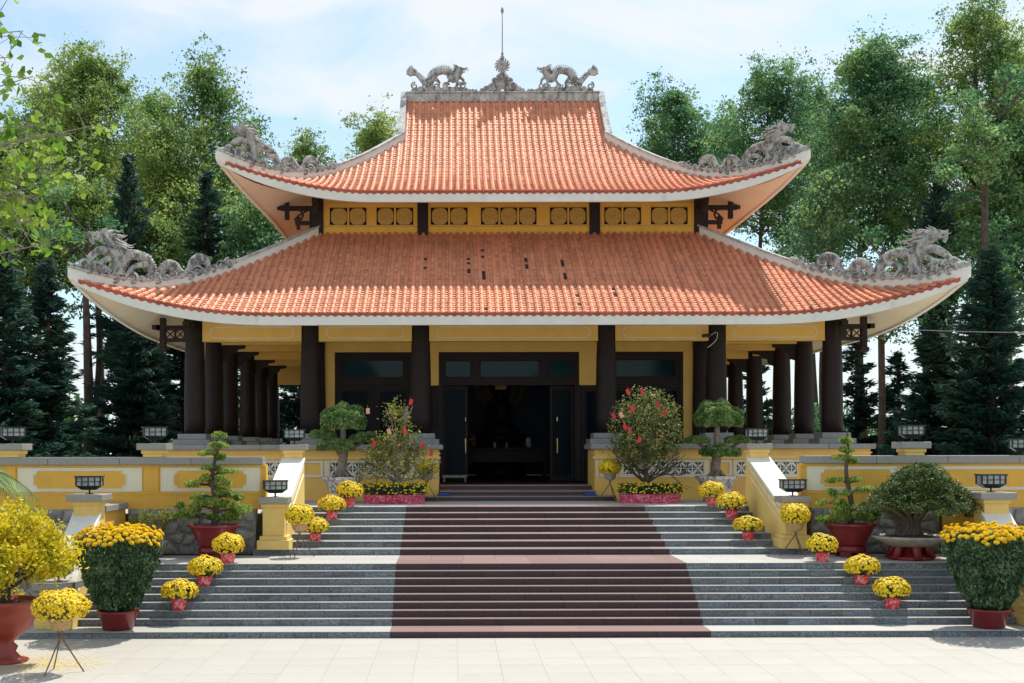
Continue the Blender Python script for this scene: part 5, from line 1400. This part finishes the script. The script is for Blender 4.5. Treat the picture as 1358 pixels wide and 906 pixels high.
# tall inverted-cone chrysanthemums
FLW = None
def big_mum(px, Y, z0, label, seed, sc=1):
    global FLW
    x = PX(px, Y); t = thing('tall_chrysanthemum', label, 'flower pot', (x, Y, z0)); rnd = random.Random(seed)
    b = MB(); b.lathe(x, Y, [(.29*sc, z0), (.33*sc, z0+.03), (.42*sc, z0+.36*sc), (.45*sc, z0+.38*sc), (.45*sc, z0+.42*sc), (.40*sc, z0+.42*sc), (.38*sc, z0+.36*sc)], 28); b.build('pot', M['redpot'], t, smooth=True)
    zt = z0+2.02*sc; zb = z0+.42*sc
    def rad(h): return (.36+.56*min(1, h*1.25)**.75-.10*max(0, h-.75)/.25)*sc
    b = MB()
    for i in range(90):
        a = rnd.random()*6.28; u = rnd.uniform(.3, .95); 
        b.tube([(x+.3*u*math.cos(a)*sc, Y+.3*u*math.sin(a)*sc, zb-.05), (x+rad(.3)*.9*u*math.cos(a), Y+rad(.3)*.9*u*math.sin(a), zb+.5*sc), (x+rad(.8)*.9*u*math.cos(a), Y+rad(.8)*.9*u*math.sin(a), zt-.1)], .011, 4)
    b.build('stems', M['l_mum'], t)
    n = 9500; h = RG.random(n)**.8; a = RG.random(n)*2*PI; rr = np.array([rad(v) for v in h])*(1-.28*RG.random(n)**2)*(1+.06*np.sin(a*7)+.05*np.sin(h*23+a*3))
    keep = RG.random(n) < np.clip(h*4+.35, 0, 1)
    C = np.stack([x+rr*np.cos(a), Y+rr*np.sin(a), zb+.02+h*(zt-zb)], 1)[keep]
    quads_mesh('foliage', leafquads(C, .095, .5, axis=np.tile(np.array([[0, 0, -1.0]]), (len(C), 1)), axis_w=.4), M['l_mum'], t)
    # flower heads, each one a part
    if FLW is None:
        m = MB()
        for ring, (r0, z1, nn) in enumerate(((.062, .008, 12), (.045, .026, 9), (.024, .036, 6))):
            for i in range(nn):
                a0 = 2*PI*(i+ring*.5)/nn; c, s_ = math.cos(a0), math.sin(a0); w = .6*r0*PI/nn*1.6
                m.quad((0, 0, z1-.015), (c*r0*.7-s_*w, s_*r0*.7+c*w, z1+.006), (c*r0, s_*r0, z1), (c*r0*.7+s_*w, s_*r0*.7-c*w, z1+.006))
        m.ball((0, 0, .012), (.03, .03, .026), 7, 4)
        FLW = m.build('flower_head', M['oflower'], None); 
    k = 0; pts = []
    tries = 0
    while len(pts) < 250 and tries < 14000:
        tries += 1; a = rnd.random()*6.28; u = math.sqrt(rnd.random())*1.0
        if rnd.random() < .40: u = rnd.uniform(.96, 1.06)
        r_f = rad(1)*1.10*u; zz = zt+.05+.10*(1-u*u)*1.2+.05*math.sin(a*5+seed)+rnd.uniform(-.05, .06)-(rnd.uniform(0, .14) if u > .93 else 0)
        p = (r_f*math.cos(a), r_f*math.sin(a), zz-z0)
        if all((p[0]-q[0])**2+(p[1]-q[1])**2+(p[2]-q[2])**2 > .0062 for q in pts): pts.append(p)
    for p in pts:
        tilt = math.hypot(p[0], p[1])/rad(1)*.8; az = math.atan2(p[1], p[0])
        rot = (Vector((math.cos(az)*math.sin(tilt), math.sin(az)*math.sin(tilt), math.cos(tilt)))).to_track_quat('Z', 'Y').to_euler()
        c = inst(FLW, 'flower_head', t, p, rot, (rnd.uniform(.85, 1.15),)*3)
big_mum(156, 25.85, .15, 'tall green chrysanthemum bush with golden top, left end of the lower steps', 1, 1)
big_mum(1311, 25.85, .15, 'tall green chrysanthemum bush with golden top, right end of the lower steps', 2, 1)
FLW.parent = [o for o in COL.objects if o.name == 'tall_chrysanthemum'][0]; FLW.location = (0, 0, 2.16)

# golden apricot bush in a big red urn, left front
Y = 22.7; x = PX(6, Y); t = thing('golden_bush', 'yellow-leaved apricot bush in a big red footed urn at the left edge', 'bush', (x, Y, 0))
b = MB(); b.lathe(x, Y, [(.42, 0), (.44, .05), (.30, .09), (.20, .20), (.24, .30), (.16, .38), (.22, .46), (.44, .62), (.60, .90), (.66, 1.12), (.70, 1.14), (.70, 1.20), (.62, 1.20), (.6, 1.12)], 32); b.build('urn', M['redurn'], t, smooth=True)
b = MB(); b.lathe(x, Y, [(.6, 1.12), (.3, 1.16), (.01, 1.17)], 20); b.build('soil', M['soil'], t)
b = MB(); tips = []; mids = []; rn = random.Random(12)
b.tube([(x, Y, 1.1), (x+.03, Y, 1.4), (x+.08, Y, 1.7)], [.11, .09, .08], 8)
for i in range(16):
    a = i*.4*PI+rn.uniform(-.2, .2); grow(b, Vector((x+.05, Y, 1.35+rn.uniform(0, .4))), (math.cos(a), math.sin(a), rn.uniform(.2, 1.2)), .52, .04, 2, tips, rn, .55, .12, mids=mids)
b.build('trunk', M['bark'], t)
C = []
for q in tips+mids:
    for _ in range(20): C.append((q.x+rn.gauss(0, .12), q.y+rn.gauss(0, .12), q.z+rn.gauss(0, .12)))
C = np.array(C)
for k in range(34):
    a = k*2.4; f = k/33; R_ = .98*math.sqrt(1-f*f*.9); c = (x+.05+R_*math.cos(a), Y+R_*.9*math.sin(a), 1.75+f*1.15+rn.uniform(-.25, .15)); C = np.concatenate([C, ballpts(150, c, (.32, .32, .24), .2)])
quads_mesh('leaves', leafquads(C, .095, .5), M['l_maiyel'], t)
# fallen petals
P = np.stack([RG.normal(PX(48, 22.4), .65, 1500), RG.normal(22.5, .5, 1500), np.full(1500, .018)], 1)
V = leafquads(P, .05, .6); V[:, :, 2] = .018+np.abs(RG.normal(0, .002, V.shape[:2])); quads_mesh('fallen_petals', V, M['yflower'], None, 'stuff')

# palm at the left edge
Y = 24.5; x = PX(-70, Y); t = thing('palm_tree', 'palm whose arching fronds reach in at the left edge above the parapet', 'palm', (x, Y, 0))
b = MB(); b.tube([(x, Y, 0), (x-.05, Y, 1.8), (x, Y, 3.6)], [.16, .13, .10], 10); b.build('trunk', M['bark'], t)
rn = random.Random(4)
for i in range(12):
    a = i*2*PI/12+.1; el = rn.uniform(.3, 1.2); P = []; d = Vector((math.cos(a)*math.cos(el), math.sin(a)*math.cos(el), math.sin(el))); q = Vector((x, Y, 3.55)); V = []
    b = MB(); pts = [q.copy()]
    for k in range(12): d = (d+Vector((0, 0, -.13))).normalized(); q = q+d*.17; pts.append(q.copy())
    b.tube(pts, [.022*(1-k/14) for k in range(13)], 5)
    for k in range(1, 13):
        dd = (pts[k]-pts[k-1]).normalized(); sd = dd.cross(Vector((0, 0, 1))).normalized()
        for m_ in range(3):
            o = pts[k-1].lerp(pts[k], m_/3)
            for s in (-1, 1):
                l = .55*math.sin(PI*min(1, (k+1)/14)**.8)+.12; tip = o+(sd*s*.75+dd*.55+Vector((0, 0, -.42))).normalized()*l; md = o.lerp(tip, .45)+Vector((0, 0, .05)); w = dd*.022
                b.v += [tuple(o), tuple(md+w), tuple(tip), tuple(md-w)]; n_ = len(b.v); b.f.append((n_-4, n_-3, n_-2, n_-1))
    b.build('frond', M['l_palm'], t)

# ------------------------------------------------------------------ trees behind
def broad(px, Y, ytop, ybot, wpx, label, seed, m='l_broad', dens=1.0, trunk_px=9, lean=0, leaf=.19, kind='broadleaf_tree', open_=.0):
    x = PX(px, Y); zt = PZ(ytop, Y); zb = PZ(ybot, Y); w = wpx/2*Y/FX; rnd = random.Random(seed)
    t = thing(kind, label, 'tree', (x, Y, 2.4), 'tall trees behind the temple')
    b = MB(); r0 = trunk_px/2*Y/FX; n = 16; ax = []
    ph = rnd.random()*6
    for i in range(n): f = i/(n-1); ax.append(Vector((x+lean*f+.35*math.sin(f*4+ph), Y+.3*math.sin(f*3), 2.3+(zt-.8-2.3)*f)))
    b.tube(ax, [r0*(1-.88*(i/(n-1)))+.02 for i in range(n)], 9)
    clumps = []; H = zt-zb
    nl = int(34*dens)+10
    for i in range(nl):
        f = (i+.5)/nl; z = zb+H*f*.97; k = (z-2.3)/(zt-.8-2.3)*(n-1); k = min(max(k, 0), n-1.01); a0 = ax[int(k)].lerp(ax[int(k)+1], k-int(k))
        prof = (1-f**2.3)**.62*(.70+.30*min(1, f*3))*(.86+.14*math.sin(f*17+seed))
        R_ = w*prof*rnd.uniform(.55, 1.05); a = rnd.random()*2*PI
        st_ = a0-Vector((0, 0, min(R_*.5, 2.0))); e = Vector((a0.x+R_*math.cos(a), a0.y+R_*math.sin(a), a0.z+rnd.uniform(-.4, .5)))
        mid = st_.lerp(e, .5)+Vector((0, 0, .3)); rb = max(.035, r0*.35*(1-f)); b.tube([st_, mid, e], [rb, rb*.7, rb*.3], 5)
        for q in range(3):
            e2 = mid.lerp(e, rnd.uniform(.2, 1.1))+Vector((rnd.gauss(0, .7), rnd.gauss(0, .7), rnd.gauss(.2, .5))); b.tube([mid.lerp(e, .3), e2], [rb*.45, .015], 4); clumps.append((e2, rnd.uniform(.55, 1.0)))
        clumps.append((e, rnd.uniform(.7, 1.2)))
        if R_ > 1.6: clumps.append((mid, rnd.uniform(.5, .9)))
    for i in range(5): clumps.append((ax[-1]+Vector((rnd.gauss(0, .5), rnd.gauss(0, .5), rnd.uniform(-.6, .6))), .7))
    b.build('trunk', M['bark'], t)
    sc = w/4.2; C = []
    for c, r in clumps:
        r = r*(.55+.45*sc); nn = int(62*r*r*dens*(.3/leaf)**1.5*(1-open_))
        for q in range(4):
            cc = Vector(c)+Vector((rnd.gauss(0, .62*r), rnd.gauss(0, .62*r), rnd.gauss(0, .5*r))); rq = r*rnd.uniform(.35, .75)
            C.append(ballpts(nn//4+3, tuple(cc), (rq*1.3, rq*1.3, rq*.7), .1))
        C.append(ballpts(nn//4, tuple(c), (r*1.9, r*1.9, r*1.5), .3))
        # loose leaves through the whole crown volume, gated by a soft noise so that gaps stay open
    nn = int(21000*dens*(w/4)**1.2*(1-open_)); f = RG.random(nn); a = RG.random(nn)*2*PI
    R_ = w*(1-f**2.3)**.62*(.70+.30*np.minimum(1, f*3))*(.9+.16*np.sin(f*17+seed)+.10*np.sin(a*5+f*9)); rr = np.sqrt(RG.random(nn))*R_*1.02
    P = np.stack([x+lean*f+rr*np.cos(a), Y+rr*np.sin(a), zb+f*(zt-zb)], 1)
    g_ = np.sin(P[:, 0]*1.9+P[:, 2]*1.1+seed)+np.sin(P[:, 1]*2.1-P[:, 2]*1.7)+np.sin(P[:, 0]*3.7-P[:, 1]*2.9+P[:, 2]*2.3)*.8
    C.append(P[g_ > -.15])
    C = np.concatenate(C); quads_mesh('crown', leafquads(C, leaf, .55), M[m], t)
def conifer(px, Y, ytop, ybot, wpx, label, seed, shape='cone', dens=1.0, m='l_con', kind='conifer_tree'):
    x = PX(px, Y); zt = PZ(ytop, Y); zb = PZ(ybot, Y); w = wpx/2*Y/FX; rnd = random.Random(seed); t = thing(kind, label, 'tree', (x, Y, 2.4), 'dark conifers behind the temple')
    b = MB(); b.tube([(x, Y, 2.3), (x+.1, Y, (zt+zb)/2), (x, Y, zt-.1)], [.2, .13, .03], 8)
    C = []; A = []
    H = zt-zb; nb = int(H*9*dens)
    for i in range(nb):
        f = (i+.5)/nb; z = zb+H*f; a = rnd.random()*2*PI
        if shape == 'column': R_ = w*(1-f**3.2)*min(1, .55+f*1.5)*rnd.uniform(.75, 1.08)
        else: R_ = w*(1-f)**.8*rnd.uniform(.6, 1.12)+.12
        c = Vector((math.cos(a), math.sin(a), .55 if shape == 'column' else .30)); st_ = Vector((x, Y, z-R_*(.6 if shape == 'column' else .25))); e = st_+c*R_
        e.z = z+(.5*R_ if shape == 'column' else (-.05*R_))
        mid = st_.lerp(e, .55)+Vector((0, 0, -.08*R_)); b.tube([st_, mid, e], [.04, .03, .012], 4)
        for k in range(max(5, int(R_*13))):
            g_ = rnd.uniform(.15, 1.05); p = st_.lerp(mid, g_*2) if g_ < .5 else mid.lerp(e, min(1.1, g_*2-1)); lat = Vector((-c.y, c.x, 0))*rnd.uniform(-1, 1)*.32*(R_*.6+.3)*(1.1-g_*.4)
            p = p+lat
            for q in range(5): C.append(tuple(p+Vector((rnd.gauss(0, .10), rnd.gauss(0, .10), rnd.gauss(0, .07))))); A.append((c.x+lat.x, c.y+lat.y, .5 if shape == 'column' else .05))
    b.build('trunk', M['bark'], t); C = np.array(C); A = np.array(A); A /= np.linalg.norm(A, axis=1)[:, None]
    quads_mesh('crown', leafquads(C, .42, .22, axis=A, axis_w=.65), M[m], t)
broad(125, 66, 78, 330, 215, 'tall yellow-green tree with airy pointed crown, leftmost of the tall trees', 21, 'l_warm', 1.25, 11, leaf=.17)
broad(120, 60, 250, 380, 150, 'lower dense dark green crown behind the left lower dragon', 22, 'l_broad', .9, 9)
broad(268, 68, 90, 330, 150, 'tall green tree with open crown left of the upper left dragon', 23, 'l_broad', 1.0, 8, leaf=.17)
broad(215, 64, 165, 360, 110, 'medium yellow-green tree between the two tall left trees', 24, 'l_warm', .8, 7, leaf=.17)
broad(325, 72, 170, 320, 80, 'distant green tree directly behind the upper left dragon', 25, 'l_broad', .8, 6)
broad(402, 80, 188, 290, 60, 'small distant tree top peeping over the left upper roof', 26, 'l_warm', .7, 5)
broad(497, 85, 158, 260, 75, 'yellow-green tree top left of the main ridge', 27, 'l_warm', .9, 6)
broad(899, 80, 122, 260, 105, 'dark green rounded tree top right of the main ridge', 28, 'l_cool', 1.0, 7)
broad(1015, 72, 92, 300, 165, 'tall dark green tree behind the upper right dragon', 29, 'l_cool', 1.0, 9, leaf=.175)
broad(1150, 66, 66, 320, 205, 'broad tall green tree right of the upper right dragon', 30, 'l_cool', 1.4, 12, leaf=.175)
broad(1300, 64, 4, 330, 190, 'tallest tree with airy yellow-green crown at the right', 31, 'l_broad', 1.2, 17, leaf=.17, open_=.15)
broad(1222, 70, 105, 400, 130, 'slender tall tree between the two big right trees', 32, 'l_cool', .9, 10, open_=.1)
broad(1100, 62, 230, 420, 150, 'low dark leafy tree behind the right end of the lower roof', 33, 'l_cool', .6, 7, open_=.5)
broad(1350, 62, 170, 420, 130, 'dark leafy tree at the right edge', 34, 'l_cool', 1.1, 10)
broad(15, 58, 170, 420, 130, 'dark leafy tree at the left edge', 35, 'l_broad', 1.1, 9)
broad(210, 60, 290, 420, 130, 'low dense leafy tree behind the left lower roof', 36, 'l_broad', .8, 7, open_=.2)
broad(330, 60, 270, 430, 120, 'shadowed leafy tree behind the left upper bracket', 37, 'l_cool', .9, 7)
broad(1290, 58, 300, 520, 150, 'shadowed leafy tree behind the right lower dragon', 38, 'l_cool', .7, 8, open_=.35)
broad(58, 70, 135, 330, 150, 'green tree filling the gap behind the near leafy boughs at the left', 61, 'l_broad', 1.0, 8, leaf=.17)
broad(200, 76, 128, 330, 120, 'distant green tree between the two tallest left trees', 62, 'l_broad', 1.0, 7, leaf=.17)
broad(1085, 78, 120, 340, 130, 'distant dark green tree left of the broad right tree', 63, 'l_cool', 1.1, 8, leaf=.17)
broad(957, 84, 165, 300, 100, 'low distant tree between the two tree tops right of the ridge', 64, 'l_cool', 1.0, 6, leaf=.17)
broad(1345, 70, 60, 330, 130, 'yellow-green tree cut by the right edge behind the tallest one', 65, 'l_warm', 1.0, 8, leaf=.17)
conifer(172, 58, 205, 560, 84, 'narrow dark conifer above the left lower dragon', 41, 'column', 1.3)
conifer(275, 60, 228, 400, 90, 'dark conical conifer left of the upper left eave', 42, 'cone', 1.6)
conifer(62, 52, 345, 605, 125, 'dark conical conifer left of the lower left dragon', 43, 'cone', 2.6)
conifer(4, 50, 310, 620, 140, 'dark conifer at the far left edge', 44, 'cone', 2.4)
conifer(118, 60, 400, 610, 20, 'bare straight trunk with few twigs below the left lower dragon', 45, 'cone', .25)
conifer(180, 56, 370, 610, 150, 'wide shadowed conifer left of the corner column', 46, 'cone', 2.6)
conifer(240, 62, 370, 610, 130, 'shadowed conifer behind the left corner column', 47, 'cone', 2.2)
conifer(400, 70, 400, 610, 130, 'shadowed conifer seen through the left colonnade', 48, 'cone', 1.4)
conifer(300, 68, 380, 610, 120, 'dark conifer behind the left side columns', 49, 'cone', 1.3)
conifer(1243, 60, 228, 480, 62, 'narrow dark conifer above the right lower dragon', 50, 'column', 1.3)
conifer(1238, 54, 430, 610, 130, 'dark conifer beside the right corner column', 51, 'cone', 2.4)
conifer(1315, 52, 330, 620, 170, 'big dark conifer at the right edge', 52, 'cone', 2.6)
conifer(1135, 62, 440, 610, 90, 'feathery conifer just right of the corner column', 53, 'cone', 1.0)
conifer(1000, 72, 440, 610, 110, 'shadowed conifer seen through the right colonnade', 54, 'cone', 1.0)
conifer(1190, 60, 470, 620, 90, 'low dark conifer right of the temple', 55, 'cone', 1.4)
def bare(px, Y, ytop, w, label, seed):
    x = PX(px, Y); t = thing('slender_tree', label, 'tree', (x, Y, 2.4)); b = MB(); r = w/2*Y/FX; zt = PZ(ytop, Y); rnd = random.Random(seed)
    b.tube([(x, Y, 2.3), (x+.08, Y, 6), (x+.0, Y, 12), (x+.15, Y, zt)], [r, r*.92, r*.8, r*.4], 9); b.build('trunk', M['bark'], t)
    tips = []; b = MB()
    for i in range(14):
        a = rnd.random()*6.28; z = zt-rnd.uniform(0, 5); grow(b, Vector((x+.1, Y, z)), (math.cos(a), math.sin(a), .5), 1.3, .06, 1, tips, rnd)
    b.build('branch', M['bark'], t)
    C = np.concatenate([ballpts(90, tuple(q), (.8, .8, .5), .2) for q in tips]); quads_mesh('crown', leafquads(C, .2, .55), M['l_cool'], t)
bare(114, 55, 290, 10, 'tall bare trunk standing clear below the left lower dragon', 3)
bare(1168, 56, 330, 10, 'tall bare trunk standing clear right of the corner column', 4)
bare(1305, 56, 140, 14, 'thick straight trunk behind the right lower dragon', 5)
# low greenery behind the parapet
C = np.concatenate([ballpts(2600, (xx, 75+3*math.sin(xx), 4.2+1.2*math.sin(xx*.7)), (3.2, 2, 2.6), .3) for xx in range(-46, 50, 4)])
tag(quads_mesh('hedge_foliage', leafquads(C, .35, .55), M['l_cool'], None, 'stuff'))

# near branches reaching in from the left
def near_tree():
    x, Y = -9.3, 15.0; t = thing('foreground_tree', 'bright green leafy boughs of a near tree reaching in at the upper left', 'tree', (x, Y, 0)); rnd = random.Random(6)
    b = MB(); b.tube([(x, Y, 0), (x+.1, Y, 3), (x-.05, Y, 6), (x+.1, Y, 9.5)], [.22, .19, .15, .07], 10); C = []
    ends = [(8, 20, 5), (30, 40, 5), (15, 75, 6), (45, 100, 5), (10, 120, 6), (60, 165, 7), (100, 175, 8), (130, 165, 6), (20, 190, 12), (60, 215, 11), (100, 225, 9), (30, 250, 15), (75, 255, 13), (10, 280, 14), (50, 292, 14), (85, 290, 8), (20, 235, 12), (5, 315, 9), (70, 320, 6)]
    for (px, py, n) in ends:
        yy = Y+rnd.uniform(-1.0, 1.2); e = Vector((PX(px, yy), yy, PZ(py, yy))); s0 = Vector((x+.05, Y, min(9.0, max(4.5, e.z-.6)))); mid = s0.lerp(e, .55)+Vector((0, 0, .12))
        b.tube([s0, mid, e], [.022, .012, .005], 5)
        for k in range(int(n*1.5)):
            p = mid.lerp(e, rnd.uniform(-.1, 1.05)); q = p+Vector((rnd.gauss(0, .2), rnd.gauss(0, .22), rnd.gauss(0, .19))); b.tube([p, q], [.006, .003], 4)
            for _ in range(4): C.append(tuple(q+Vector((rnd.gauss(0, .07), rnd.gauss(0, .07), rnd.gauss(-.02, .07)))))
    b.build('trunk', M['barkpale'], t); quads_mesh('leaves', leafquads(np.array(C), .125, .72), M['l_near'], t)
near_tree()

# overhead cable at the right
b = MB(); pts = []
for i in range(25): f = i/24; pts.append((PX(1150, 50)+f*9, 50-f*2, PZ(436, 50)-.35*math.sin(PI*f*.6)))
b.tube(pts, .018, 5); tag(b.build('overhead_cable', M['steel']), 'thin overhead cable crossing the trees at the right', 'cable')

# trees standing behind the viewer: they are what the window panes reflect
for k, (xx, yy, lab) in enumerate(((9, -30, 'tree reflected as a dark mass in the right panes of the transom'), (20, -28, 'tree reflected in the panes right of the main door'), (-13, -36, 'tree reflected in the left bay panes'))):
    t = thing('broadleaf_tree', lab, 'tree', (xx, yy, 0)); b = MB(); b.tube([(xx, yy, 0), (xx+.2, yy, 6), (xx, yy, 12)], [.3, .22, .06], 8); rn = random.Random(k)
    C = []
    for i in range(40):
        a = rn.random()*6.28; z = rn.uniform(5, 13); R_ = 3.6*math.sin(PI*(z-3)/11)*rn.uniform(.4, 1); e = (xx+R_*math.cos(a), yy+R_*math.sin(a), z+.6); b.tube([(xx, yy, z-1), e], [.08, .02], 4); C.append(ballpts(150, e, (1.3, 1.3, .9), .2))
    b.build('trunk', M['bark'], t); quads_mesh('crown', leafquads(np.concatenate(C), .4, .55), M['l_cool'], t)
